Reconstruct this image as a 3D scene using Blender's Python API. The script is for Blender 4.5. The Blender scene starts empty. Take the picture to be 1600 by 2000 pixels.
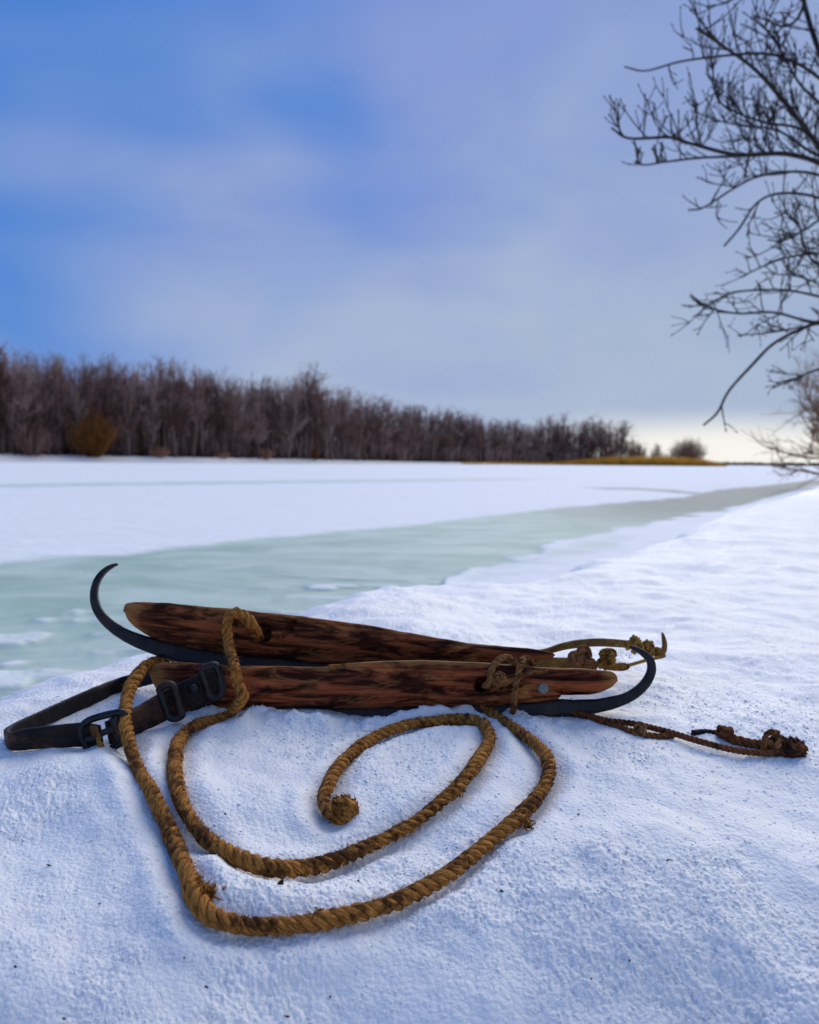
import bpy, math, random
import numpy as np
from mathutils import Matrix, Vector

random.seed(7)
RNG = np.random.default_rng(11)
SC = bpy.context.scene
COL = SC.collection
rad = math.radians

# ------------------------------------------------------------------ camera
F = 1733.0                       # focal length in photograph pixels (1600 wide)
HC = 0.160                       # camera height above the snow at the skates
PITCH = math.atan((1000 - 900.7) / F)
ROLL = rad(0.6)
CR = (Matrix.Rotation(math.pi / 2 - PITCH, 3, 'X') @ Matrix.Rotation(ROLL, 3, 'Z'))
CRN = np.array(CR)
cd = bpy.data.cameras.new('camera')
cam = bpy.data.objects.new('camera', cd)
COL.objects.link(cam)
cam.matrix_world = Matrix.Translation((0, 0, HC)) @ CR.to_4x4()
cd.sensor_fit = 'HORIZONTAL'
cd.sensor_width = 36.0
cd.lens = 36.0 * F / 1600.0
cd.clip_start = 0.02
cd.clip_end = 6000
cd.dof.use_dof = True
cd.dof.focus_distance = 0.48
cd.dof.aperture_fstop = 19.0
SC.camera = cam

# ------------------------------------------------------------------ sky
SUN_AZ = rad(24)                 # clockwise from +Y
SUN_EL = rad(35)
world = bpy.data.worlds.new('World')
SC.world = world
world.use_nodes = True
nt = world.node_tree
N = nt.nodes
N.clear()


def wn(kind, **kw):
    n = N.new(kind)
    for k, v in kw.items():
        setattr(n, k, v)
    return n


def wmath(op, a, b=None, clamp=False):
    n = wn('ShaderNodeMath', operation=op, use_clamp=clamp)
    for i, v in enumerate((a, b)):
        if v is None:
            continue
        if isinstance(v, (int, float)):
            n.inputs[i].default_value = v
        else:
            nt.links.new(v, n.inputs[i])
    return n.outputs[0]


def wmix(fac, a, b):
    n = wn('ShaderNodeMix', data_type='RGBA')
    for i, v in ((0, fac), (6, a), (7, b)):
        if isinstance(v, tuple):
            n.inputs[i].default_value = v + (1,)
        elif isinstance(v, (int, float)):
            n.inputs[i].default_value = v
        else:
            nt.links.new(v, n.inputs[i])
    return n.outputs[2]


def wramp(v, lo, hi):
    n = wn('ShaderNodeMapRange', interpolation_type='SMOOTHSTEP')
    n.inputs[1].default_value = lo
    n.inputs[2].default_value = hi
    nt.links.new(v, n.inputs[0])
    return n.outputs[0]


sky = wn('ShaderNodeTexSky', sky_type='NISHITA', sun_disc=False)
sky.sun_elevation = SUN_EL
sky.sun_rotation = SUN_AZ
sky.ozone_density = 3.0
tc = wn('ShaderNodeTexCoord')
sp = wn('ShaderNodeSeparateXYZ')
nt.links.new(tc.outputs['Generated'], sp.inputs[0])
dx, dy, dz = sp.outputs
mp = wn('ShaderNodeMapping')
mp.inputs['Scale'].default_value = (1, 1, 2.2)
mp.inputs['Location'].default_value = (0.35, 0.2, 0.1)
nt.links.new(tc.outputs['Generated'], mp.inputs[0])


def wnoise(scale, detail, rough, dist=0.0):
    n = wn('ShaderNodeTexNoise')
    n.inputs['Scale'].default_value = scale
    n.inputs['Detail'].default_value = detail
    n.inputs['Roughness'].default_value = rough
    n.inputs['Distortion'].default_value = dist
    nt.links.new(mp.outputs[0], n.inputs['Vector'])
    return n.outputs[0]


K = 6.0                         # cloud colours are divided by the background strength
n1 = wnoise(2.3, 2, 0.45, 0.2)
n2 = wnoise(3.6, 4, 0.5, 0.3)
# thick even cloud low down, thinner and bluer overhead; thinner towards the west (left)
dxc = wmath('MINIMUM', wmath('MAXIMUM', dx, -0.40), 0.5)
cover = wmath('ADD', wmath('ADD', wmath('MULTIPLY', n1, 1.1), 0.12), wmath('MULTIPLY', dxc, 0.88))
dzc = wmath('MINIMUM', dz, 0.48)
cover = wmath('ADD', cover, wmath('MULTIPLY', dzc, -0.46))
cover = wmath('ADD', cover, wmath('MULTIPLY', wmath('MAXIMUM', wmath('SUBTRACT', 0.24, dz), 0.0), 0.9))
cover = wramp(cover, 0.10, 0.56)
tone = wramp(wmath('ADD', wmath('MULTIPLY', n2, 0.62), wmath('MULTIPLY', dzc, 0.98)), 0.30, 0.86)
low = (0.395 * K, 0.48 * K, 0.64 * K)
high = (0.20 * K, 0.29 * K, 0.63 * K)
cloud = wmix(tone, low, high)
grey = wramp(wmath('ADD', dx, wmath('MULTIPLY', n2, 0.3)), 0.2, 0.75)
cloud = wmix(wmath('MULTIPLY', grey, 0.55), cloud, (0.36 * K, 0.45 * K, 0.58 * K))
clear = wmix(0.92, sky.outputs[0], (0.0 * K, 0.15 * K, 0.58 * K))
col = wmix(cover, clear, cloud)
# clear gap under the cloud deck low over the river mouth
gap = wmath('MULTIPLY', wramp(wmath('ADD', dz, wmath('MULTIPLY', n2, 0.02)), 0.074, 0.028),
            wramp(dx, 0.08, 0.28))
gap = wmath('MULTIPLY', gap, wramp(dy, 0.1, 0.6))
col = wmix(gap, col, (0.90 * K, 0.88 * K, 0.82 * K))
bg = wn('ShaderNodeBackground')
bg.inputs[1].default_value = 0.1
nt.links.new(col, bg.inputs[0])
wo = wn('ShaderNodeOutputWorld')
nt.links.new(bg.outputs[0], wo.inputs[0])

# ------------------------------------------------------------------ sun through cloud
sd = bpy.data.lights.new('sun', 'SUN')
sd.energy = 1.5
sd.angle = rad(60)
sd.color = (1.0, 0.95, 0.85)
sun = bpy.data.objects.new('sun', sd)
COL.objects.link(sun)
to_sun = Vector((math.sin(SUN_AZ) * math.cos(SUN_EL), math.cos(SUN_AZ) * math.cos(SUN_EL), math.sin(SUN_EL)))
sun.rotation_euler = to_sun.to_track_quat('Z', 'Y').to_euler()

SC.view_settings.view_transform = 'Standard'
SC.view_settings.look = 'None'
SC.view_settings.exposure = 0.80
SC.view_settings.gamma = 1.0
SC.render.engine = 'CYCLES'


# ================================================================== helpers
def tag(o, label=None, cat=None, group=None, kind=None):
    if label: o['label'] = label
    if cat: o['category'] = cat
    if group: o['group'] = group
    if kind: o['kind'] = kind
    return o


def empty(name, loc, label, cat, group=None):
    o = bpy.data.objects.new(name, None)
    o.empty_display_size = 0.05
    o.location = loc
    COL.objects.link(o)
    return tag(o, label, cat, group)


def child(o, parent):
    o.parent = parent
    o.matrix_parent_inverse = Matrix.Translation(parent_world(parent)).inverted()
    return o


def parent_world(p):
    v = Vector(p.location)
    return v


def mesh_np(name, V, tris=None, quads=None, mat=None, smooth=True, uv=None, attrs=None, parent=None):
    V = np.asarray(V, dtype=np.float32)
    me = bpy.data.meshes.new(name)
    loops, starts, totals = [], [], []
    off = 0
    for f, k in ((quads, 4), (tris, 3)):
        if f is not None and len(f):
            f = np.asarray(f, dtype=np.int32)
            loops.append(f.ravel())
            starts.append(off + np.arange(len(f)) * k)
            totals.append(np.full(len(f), k))
            off += f.size
    loops = np.concatenate(loops)
    starts = np.concatenate(starts).astype(np.int32)
    me.vertices.add(len(V))
    me.vertices.foreach_set('co', V.ravel())
    me.loops.add(len(loops))
    me.loops.foreach_set('vertex_index', loops.astype(np.int32))
    me.polygons.add(len(starts))
    me.polygons.foreach_set('loop_start', starts)
    if smooth:
        me.polygons.foreach_set('use_smooth', np.ones(len(starts), dtype=bool))
    if uv is not None:
        l = me.uv_layers.new(name='UVMap')
        l.data.foreach_set('uv', np.asarray(uv, dtype=np.float32)[loops].ravel())
    if attrs:
        for k, a in attrs.items():
            at = me.attributes.new(k, 'FLOAT', 'POINT')
            at.data.foreach_set('value', np.asarray(a, dtype=np.float32))
    me.update(calc_edges=True)
    me.validate()
    if mat:
        me.materials.append(mat)
    o = bpy.data.objects.new(name, me)
    COL.objects.link(o)
    if parent is not None:
        child(o, parent)
    return o


def _h(ix, iy, seed):
    h = (ix.astype(np.int64) * 374761393 + iy.astype(np.int64) * 668265263 + seed * 1442695041) & 0xffffffff
    h = ((h ^ (h >> 13)) * 1274126177) & 0xffffffff
    h = ((h ^ (h >> 16)) * 2246822519) & 0xffffffff
    return ((h ^ (h >> 15)) & 0xffffff) / float(0xffffff)


def vn(x, y, seed=0):
    x = np.asarray(x, float); y = np.asarray(y, float)
    ix = np.floor(x); iy = np.floor(y)
    fx = x - ix; fy = y - iy
    fx = fx * fx * (3 - 2 * fx); fy = fy * fy * (3 - 2 * fy)
    a = _h(ix, iy, seed); b = _h(ix + 1, iy, seed); c = _h(ix, iy + 1, seed); d = _h(ix + 1, iy + 1, seed)
    return (a + (b - a) * fx) * (1 - fy) + (c + (d - c) * fx) * fy - 0.5


def fbm(x, y, seed=0, octv=4, gain=0.5):
    s = 0; a = 1.0
    for i in range(octv):
        s = s + a * vn(x * 2 ** i + 13.7 * i, y * 2 ** i - 7.1 * i, seed + i)
        a *= gain
    return s


def worley(x, y, seed=0):
    ix = np.floor(x); iy = np.floor(y)
    best = np.full(x.shape, 9.0)
    for i in (-1, 0, 1):
        for j in (-1, 0, 1):
            cx = ix + i; cy = iy + j
            d = (cx + 0.15 + 0.7 * _h(cx, cy, seed) - x) ** 2 + (cy + 0.15 + 0.7 * _h(cx, cy, seed + 1) - y) ** 2
            best = np.minimum(best, d / (0.45 + 0.9 * _h(cx, cy, seed + 2)))
    return 1 - np.clip(best, 0, 1)


def sstep(a, b, x):
    t = np.clip((x - a) / (b - a), 0, 1)
    return t * t * (3 - 2 * t)


def rays(px, py):
    """world direction of photograph pixels, scaled to unit Y"""
    px = np.asarray(px, float); py = np.asarray(py, float)
    c = np.stack([(px - 800) / F, -(py - 1000) / F, -np.ones_like(px)], -1)
    d = c @ CRN.T
    return d / d[..., 1:2]


def P(px, py, depth):
    d = rays(px, py)
    return d * np.asarray(depth, float)[..., None] + np.array([0, 0, HC])


# ------------------------------------------------------------------ the snow bank's height
ICE = -0.46
CREST = np.array([(-3.5, -3.0), (-1.0, -0.5), (-0.75, 0.05), (-0.327, 0.516), (-0.301, 0.549), (-0.272, 0.595), (-0.272, 0.663),
                  (-0.262, 0.708), (-0.224, 0.776), (-0.174, 0.862), (-0.112, 0.945), (-0.077, 1.105), (-0.048, 1.178), (0.041, 1.20),
                  (0.145, 1.253), (0.232, 1.338), (0.40, 1.62), (0.60, 1.95), (1.30, 3.45), (1.899, 4.508), (3.233, 7.005),
                  (9.593, 19.0), (24.0, 47.0), (63.2, 122.0), (163.2, 307.0)])


def bank_dist(x, y):
    best = np.full(x.shape, 1e9); sg = np.ones(x.shape)
    for (ax, ay), (bx, by) in zip(CREST[:-1], CREST[1:]):
        ex, ey = bx - ax, by - ay
        t = np.clip(((x - ax) * ex + (y - ay) * ey) / (ex * ex + ey * ey), 0, 1)
        qx = x - ax - t * ex; qy = y - ay - t * ey
        d = np.hypot(qx, qy)
        s = np.where(ex * (y - ay) - ey * (x - ax) < 0, 1.0, -1.0)
        m = d < best
        best = np.where(m, d, best); sg = np.where(m, s, sg)
    return best * sg


def ground(x, y):
    x = np.asarray(x, float); y = np.asarray(y, float)
    s = bank_dist(x, y)
    s = s + 0.05 * fbm(x * 5, y * 5, 3, 3) * np.clip(y, 0.5, 1.3) * (1 - 0.7 * sstep(1.3, 1.9, y)) + 0.015 * fbm(x * 24, y * 24, 31, 3)
    z = -0.56 * sstep(0.05, -0.60, s)
    z = z + 0.22 * sstep(1.0, 8.0, s) * sstep(1.5, 6, y)
    k = 0.05
    z = z - 0.17 * k * np.logaddexp(0, (0.50 - y) / k) - 0.36 * 0.02 * np.logaddexp(0, (0.335 - y) / 0.02)
    z = z + 0.016 * fbm(x * 10 + 2, y * 10, 15, 2) * sstep(0.53, 0.42, y)
    z = z + 0.010 * fbm(x * 7 + 4, y * 7, 5, 2) * sstep(0.55, 0.75, y) + 0.007 * fbm(x * 13, y * 13 + 3, 9, 2)
    return z


def hit(px, py, lift=0.0):
    """where the view ray of a pixel meets the snow"""
    px = np.atleast_1d(np.asarray(px, float)); py = np.atleast_1d(np.asarray(py, float))
    d = rays(px, py)
    ts = np.exp(np.linspace(math.log(0.2), math.log(60), 700))
    out = np.zeros((len(px), 3))
    for i in range(len(px)):
        q = d[i][None] * ts[:, None] + np.array([0, 0, HC])
        below = q[:, 2] - ground(q[:, 0], q[:, 1]) - lift < 0
        j = int(np.argmax(below)) if below.any() else len(ts) - 1
        a, b = ts[max(j - 1, 0)], ts[j]
        for _ in range(22):
            m = 0.5 * (a + b); w = d[i] * m + np.array([0, 0, HC])
            if w[2] - ground(w[0:1], w[1:2])[0] - lift < 0: b = m
            else: a = m
        out[i] = d[i] * b + np.array([0, 0, HC])
    return out


# ------------------------------------------------------------------ materials
def mat(name):
    m = bpy.data.materials.new(name)
    m.use_nodes = True
    t = m.node_tree
    return m, t, t.nodes['Principled BSDF']


class G:
    """small node-graph helper"""
    def __init__(s, t): s.t = t

    def n(s, kind, ins=None, **kw):
        n = s.t.nodes.new(kind)
        for k, v in kw.items(): setattr(n, k, v)
        for k, v in (ins or {}).items():
            if hasattr(v, 'is_output') or isinstance(v, bpy.types.NodeSocket): s.t.links.new(v, n.inputs[k])
            else: n.inputs[k].default_value = v
        return n

    def noise(s, vec, scale, detail=4, rough=0.55, dist=0.0):
        i = {'Scale': scale, 'Detail': detail, 'Roughness': rough, 'Distortion': dist}
        if vec is not None: i['Vector'] = vec
        return s.n('ShaderNodeTexNoise', i).outputs[0]

    def ramp(s, v, lo, hi, a=0.0, b=1.0):
        return s.n('ShaderNodeMapRange', {0: v, 1: lo, 2: hi, 3: a, 4: b}, interpolation_type='SMOOTHSTEP').outputs[0]

    def mix(s, f, a, b):
        def c(v): return v + (1,) if isinstance(v, tuple) and len(v) == 3 else v
        return s.n('ShaderNodeMix', {0: f, 6: c(a), 7: c(b)}, data_type='RGBA').outputs[2]

    def m(s, op, a, b=0.0, clamp=False):
        return s.n('ShaderNodeMath', {0: a, 1: b}, operation=op, use_clamp=clamp).outputs[0]

    def vec(s, which, scale=(1, 1, 1)):
        tc = s.n('ShaderNodeTexCoord').outputs[which]
        return s.n('ShaderNodeMapping', {0: tc, 3: scale}).outputs[0]

    def bump(s, h, strength, dist):
        return s.n('ShaderNodeBump', {'Height': h, 'Strength': strength, 'Distance': dist}).outputs[0]

    def attr(s, name):
        return s.n('ShaderNodeAttribute', attribute_name=name).outputs['Fac']

    def link(s, a, b): s.t.links.new(a, b)


def m_snow():
    m, t, b = mat('granular_snow'); g = G(t)
    o = g.vec('Object')
    big = g.noise(o, 6, 3)
    icy = g.ramp(g.noise(o, 22, 4, 0.6), 0.58, 0.72)
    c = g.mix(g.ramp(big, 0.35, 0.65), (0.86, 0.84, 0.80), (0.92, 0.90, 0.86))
    c = g.mix(g.m('MULTIPLY', icy, 0.45), c, (0.64, 0.66, 0.67))
    dirt = g.ramp(g.noise(o, 420, 2, 0.5), 0.735, 0.77)
    c = g.mix(g.m('MULTIPLY', dirt, 0.12), c, (0.30, 0.27, 0.26))
    g.link(c, b.inputs['Base Color'])
    g.link(g.mix(icy, (0.5,) * 3, (0.22,) * 3), b.inputs['Roughness'])
    vor = g.n('ShaderNodeTexVoronoi', {'Vector': o, 'Scale': 420.0}).outputs['Distance']
    h = g.m('ADD', g.m('MULTIPLY', vor, -0.8), g.noise(o, 900, 3, 0.6))
    g.link(g.bump(h, 0.55, 0.0012), b.inputs['Normal'])
    b.inputs['Subsurface Weight'].default_value = 0.25
    b.inputs['Subsurface Radius'].default_value = (0.0020, 0.0022, 0.0026)
    b.inputs['Subsurface Scale'].default_value = 1.0
    b.inputs['Specular IOR Level'].default_value = 0.25
    return m


def m_grain():
    m, t, b = mat('ice_grain'); g = G(t)
    b.inputs['Base Color'].default_value = (0.92, 0.93, 0.94, 1)
    b.inputs['Roughness'].default_value = 0.18
    b.inputs['Subsurface Weight'].default_value = 1.0
    b.inputs['Subsurface Radius'].default_value = (0.004, 0.004, 0.004)
    b.inputs['Subsurface Scale'].default_value = 1.0
    b.inputs['IOR'].default_value = 1.31
    return m


def m_ice():
    m, t, b = mat('river_ice'); g = G(t)
    wet = g.attr('wet'); dark = g.attr('dark')
    o = g.vec('Object', (0.85, 1.15, 1))
    n1 = g.noise(o, 1.9, 6, 0.66, 0.5)
    n2 = g.noise(o, 5.5, 4, 0.6)
    w = g.ramp(g.m('ADD', wet, g.m('MULTIPLY', g.m('SUBTRACT', n1, 0.5), 1.5)), 0.16, 0.78)
    snow = g.mix(g.ramp(n2, 0.3, 0.7), (0.84, 0.84, 0.82), (0.90, 0.895, 0.875))
    ice = g.mix(g.ramp(n1, 0.3, 0.7), (0.37, 0.49, 0.40), (0.58, 0.67, 0.58))
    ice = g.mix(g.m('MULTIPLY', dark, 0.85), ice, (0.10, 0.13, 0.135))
    g.link(g.mix(w, snow, ice), b.inputs['Base Color'])
    g.link(g.mix(w, (0.65,) * 3, (0.48,) * 3), b.inputs['Roughness'])
    b.inputs['Specular IOR Level'].default_value = 0.02
    h = g.m('MULTIPLY', g.noise(g.vec('Object'), 3.5, 5, 0.6), g.m('SUBTRACT', 1.15, w))
    g.link(g.bump(h, 0.35, 0.05), b.inputs['Normal'])
    return m


def m_wood(name, tint):
    m, t, b = mat(name); g = G(t)
    uv = g.vec('UV', (11.0, 60.0, 1.0))          # u runs along the grain
    uv2 = g.vec('UV', (13.0, 34.0, 1.0))
    uvf = g.vec('UV', (26.0, 700.0, 1.0))
    gr = g.noise(uv, 2.2, 6, 0.65, 0.8)
    fine = g.noise(uvf, 1.0, 3, 0.6)
    st = g.noise(uv2, 1.2, 6, 0.66, 0.8)
    st2 = g.noise(uv2, 1.9, 6, 0.68, 0.9)
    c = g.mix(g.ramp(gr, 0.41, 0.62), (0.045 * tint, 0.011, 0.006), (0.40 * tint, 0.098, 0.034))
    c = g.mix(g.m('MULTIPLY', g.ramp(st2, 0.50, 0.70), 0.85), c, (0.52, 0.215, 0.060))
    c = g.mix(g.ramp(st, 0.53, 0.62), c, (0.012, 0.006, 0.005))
    c = g.mix(g.m('MULTIPLY', g.attr('worn_lit'), 0.8), c, (0.42, 0.19, 0.055))  # ochre for the worn ends and the highlight painted along the top rim
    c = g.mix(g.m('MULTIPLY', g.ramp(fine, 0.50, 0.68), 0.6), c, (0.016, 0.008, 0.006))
    g.link(c, b.inputs['Base Color'])
    g.link(g.ramp(gr, 0.2, 0.8, 0.62, 0.42), b.inputs['Roughness'])
    b.inputs['Specular IOR Level'].default_value = 0.06
    h = g.m('ADD', g.m('MULTIPLY', fine, 0.6), gr)
    g.link(g.bump(h, 0.9, 0.0022), b.inputs['Normal'])
    return m


def m_iron():
    m, t, b = mat('blackened_iron'); g = G(t)
    o = g.vec('Object')
    n = g.noise(o, 120, 5, 0.65)
    r = g.noise(o, 38, 4, 0.6)
    c = g.mix(g.ramp(n, 0.35, 0.7), (0.007, 0.007, 0.008), (0.030, 0.027, 0.028))
    c = g.mix(g.m('MULTIPLY', g.ramp(r, 0.50, 0.68), 0.7), c, (0.085, 0.032, 0.018))
    g.link(c, b.inputs['Base Color'])
    b.inputs['Metallic'].default_value = 0.0
    b.inputs['Specular IOR Level'].default_value = 0.28
    g.link(g.ramp(n, 0.3, 0.7, 0.28, 0.62), b.inputs['Roughness'])
    g.link(g.bump(n, 0.4, 0.0008), b.inputs['Normal'])
    return m


def m_leather(name, a, c2, wear):
    m, t, b = mat(name); g = G(t)
    o = g.vec('Object')
    n = g.noise(o, 90, 5, 0.65)
    w = g.noise(o, 30, 5, 0.7, 0.4)
    crk = g.n('ShaderNodeTexVoronoi', {'Vector': o, 'Scale': 800.0}, feature='DISTANCE_TO_EDGE').outputs['Distance']
    c = g.mix(g.ramp(n, 0.35, 0.68), a, c2)
    c = g.mix(g.m('MULTIPLY', g.ramp(w, 0.53, 0.68), 0.75), c, wear)
    c = g.mix(g.ramp(crk, 0.10, 0.0), c, (0.008, 0.006, 0.006))
    g.link(c, b.inputs['Base Color'])
    b.inputs['Roughness'].default_value = 0.5
    b.inputs['Specular IOR Level'].default_value = 0.18
    g.link(g.bump(g.m('ADD', n, g.ramp(crk, 0.0, 0.12)), 0.5, 0.0008), b.inputs['Normal'])
    return m


def m_rope(name, lo, hi, dirty):
    m, t, b = mat(name); g = G(t)
    o = g.vec('Object')
    yarn = g.noise(g.vec('UV', (420.0, 170.0, 1.0)), 1.0, 4, 0.65, 0.4)     # u round the strand, v along it
    blot = g.noise(o, 34, 4, 0.65)
    fine = g.noise(o, 260, 3, 0.6)
    c = g.mix(g.ramp(yarn, 0.33, 0.66), lo, hi)
    c = g.mix(g.ramp(g.m('ADD', blot, g.m('MULTIPLY', fine, 0.8)), 0.86, 1.06), c, dirty)
    g.link(c, b.inputs['Base Color'])
    b.inputs['Roughness'].default_value = 0.85
    b.inputs['Specular IOR Level'].default_value = 0.15
    g.link(g.bump(g.m('ADD', yarn, g.m('MULTIPLY', fine, 0.6)), 0.9, 0.0012), b.inputs['Normal'])
    return m


def m_plain(name, c1, c2, scale, rough=0.9):
    m, t, b = mat(name); g = G(t)
    g.link(g.mix(g.ramp(g.noise(g.vec('Object'), scale, 4, 0.6), 0.35, 0.65), c1, c2), b.inputs['Base Color'])
    b.inputs['Roughness'].default_value = rough
    b.inputs['Specular IOR Level'].default_value = 0.15
    return m


def m_bark(name, c1, c2, scale, vary=0.0):
    m, t, b = mat(name); g = G(t)
    c = g.mix(g.ramp(g.noise(g.vec('Object'), scale, 3, 0.6), 0.35, 0.65), c1, c2)
    if vary:
        r = g.n('ShaderNodeObjectInfo').outputs['Random']
        c = g.n('ShaderNodeHueSaturation', {'Color': c, 'Value': g.ramp(r, 0, 1, 1 - vary, 1 + vary),
                                             'Saturation': g.ramp(r, 0, 1, 1.15, 0.8)}).outputs[0]
    g.link(c, b.inputs['Base Color'])
    b.inputs['Roughness'].default_value = 0.9
    b.inputs['Specular IOR Level'].default_value = 0.1
    return m


def translucent(m, f):
    t = m.node_tree; g = G(t); b = t.nodes['Principled BSDF']
    tr = g.n('ShaderNodeBsdfTranslucent')
    if b.inputs['Base Color'].links: t.links.new(b.inputs['Base Color'].links[0].from_socket, tr.inputs[0])
    else: tr.inputs[0].default_value = b.inputs['Base Color'].default_value
    mx = g.n('ShaderNodeMixShader', {0: f, 1: b.outputs[0], 2: tr.outputs[0]})
    t.links.new(mx.outputs[0], t.nodes['Material Output'].inputs[0])


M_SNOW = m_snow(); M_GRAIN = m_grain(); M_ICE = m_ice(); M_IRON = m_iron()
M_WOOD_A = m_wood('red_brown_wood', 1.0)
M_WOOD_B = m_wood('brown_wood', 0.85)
M_LEATHER = m_leather('black_leather', (0.010, 0.007, 0.008), (0.030, 0.018, 0.015), (0.14, 0.055, 0.028))
M_TAN = m_leather('ochre_leather', (0.18, 0.085, 0.020), (0.42, 0.23, 0.050), (0.09, 0.040, 0.015))
M_ROPE = m_rope('hemp_rope', (0.19, 0.068, 0.013), (0.63, 0.27, 0.056), (0.10, 0.036, 0.010))
M_CORD = m_rope('brown_cord', (0.18, 0.070, 0.022), (0.46, 0.21, 0.070), (0.09, 0.034, 0.014))
M_CORD_RED = m_rope('rusty_cord', (0.10, 0.032, 0.012), (0.34, 0.115, 0.035), (0.030, 0.014, 0.010))
M_CORD_GOLD = m_rope('golden_cord', (0.28, 0.13, 0.020), (0.62, 0.33, 0.065), (0.18, 0.07, 0.015))
M_GRAIN.node_tree.nodes['Principled BSDF'].inputs['Subsurface Weight'].default_value = 0.0
M_NAIL = m_plain('grey_nail', (0.13, 0.14, 0.105), (0.24, 0.25, 0.19), 600, 0.5)
M_BARK = m_bark('dark_bark', (0.022, 0.018, 0.018), (0.045, 0.036, 0.034), 20)
M_WOODS = m_bark('woodland_bark', (0.085, 0.054, 0.043), (0.21, 0.135, 0.105), 0.8, 0.6)
M_TWIG = m_bark('woodland_twig', (0.17, 0.095, 0.078), (0.34, 0.20, 0.165), 0.5, 0.6)
M_BUSH = m_bark('willow_bush', (0.20, 0.095, 0.045), (0.34, 0.165, 0.075), 0.8, 0.25)
M_RUST = m_bark('rusty_bush', (0.26, 0.10, 0.05), (0.38, 0.16, 0.08), 0.8, 0.25)
M_REED = m_plain('dry_reed', (0.42, 0.22, 0.035), (0.60, 0.34, 0.06), 0.4)


translucent(M_REED, 0.5)
M_FLOOR = m_plain('leaf_litter', (0.035, 0.026, 0.022), (0.075, 0.055, 0.045), 0.3)
M_DEBRIS = m_plain('plant_debris', (0.02, 0.014, 0.012), (0.06, 0.035, 0.025), 300)


# ------------------------------------------------------------------ curves and tubes
def spline(pts, step, extra=None):
    """Catmull-Rom through pts, resampled evenly"""
    p = np.asarray(pts, float)
    if extra is not None:
        p = np.concatenate([p, np.asarray(extra, float).reshape(len(p), -1)], 1)
    q = np.vstack([2 * p[0] - p[1], p, 2 * p[-1] - p[-2]])
    out = []
    for i in range(1, len(q) - 2):
        t = np.linspace(0, 1, 24, endpoint=False)[:, None]
        a, b, c, d = q[i - 1], q[i], q[i + 1], q[i + 2]
        out.append(0.5 * ((2 * b) + (-a + c) * t + (2 * a - 5 * b + 4 * c - d) * t ** 2 + (-a + 3 * b - 3 * c + d) * t ** 3))
    out.append(q[-2][None])
    out = np.vstack(out)
    s = np.concatenate([[0], np.cumsum(np.linalg.norm(np.diff(out[:, :3], axis=0), axis=1))])
    n = max(3, int(s[-1] / step) + 1)
    si = np.linspace(0, s[-1], n)
    r = np.stack([np.interp(si, s, out[:, k]) for k in range(out.shape[1])], 1)
    return (r[:, :3], si) if extra is None else (r[:, :3], si, r[:, 3:])


def frames(p):
    t = np.gradient(p, axis=0)
    t /= np.linalg.norm(t, axis=1)[:, None] + 1e-12
    a = np.zeros_like(p)
    v = np.cross(t[0], [0.13, 0.27, 0.95])
    v /= np.linalg.norm(v)
    for i in range(len(p)):
        v = v - t[i] * v.dot(t[i])
        v /= np.linalg.norm(v) + 1e-12
        a[i] = v
    return t, a, np.cross(t, a)


class Bag:
    """collects surfaces that belong to one mesh"""
    def __init__(s):
        s.V, s.Q, s.T, s.U, s.n = [], [], [], [], 0

    def add(s, V, Q=None, T=None, U=None):
        V = np.asarray(V, float)
        if Q is not None and len(Q): s.Q.append(np.asarray(Q) + s.n)
        if T is not None and len(T): s.T.append(np.asarray(T) + s.n)
        s.V.append(V); s.U.append(np.zeros((len(V), 2)) if U is None else U)
        s.n += len(V)

    def tube(s, p, r, sides=8, rr=None):
        p = np.asarray(p, float)
        r = np.broadcast_to(np.asarray(r, float), (len(p),))
        t, a, b = frames(p)
        th = np.linspace(0, 2 * math.pi, sides, endpoint=False)
        R = r[:, None] * (np.ones((len(p), sides)) if rr is None else rr)
        V = p[:, None] + R[..., None] * (np.cos(th)[None, :, None] * a[:, None] + np.sin(th)[None, :, None] * b[:, None])
        sl = np.concatenate([[0], np.cumsum(np.linalg.norm(np.diff(p, axis=0), axis=1))])
        U = np.stack([np.broadcast_to(np.abs(th / math.pi - 1)[None] * 0.02, (len(p), sides)),
                      np.broadcast_to(sl[:, None], (len(p), sides))], -1)
        i = np.arange(len(p) - 1)[:, None] * sides; j = np.arange(sides)[None]
        k = (j + 1) % sides
        Q = np.stack([i + j, i + k, i + sides + k, i + sides + j], -1).reshape(-1, 4)
        n = len(p) * sides
        V = np.vstack([V.reshape(-1, 3), p[0], p[-1]])
        U = np.vstack([U.reshape(-1, 2), [[0, 0]], [[0, sl[-1]]]])
        jj = np.arange(sides)
        T = np.vstack([np.stack([np.full(sides, n), (jj + 1) % sides, jj], 1),
                       np.stack([np.full(sides, n + 1), n - sides + jj, n - sides + (jj + 1) % sides], 1)])
        s.add(V, Q, T, U)

    def build(s, name, m, parent=None, smooth=True):
        return mesh_np(name, np.vstack(s.V), np.vstack(s.T) if s.T else None, np.vstack(s.Q) if s.Q else None, m, smooth,
                       np.vstack(s.U), parent=parent)


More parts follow.
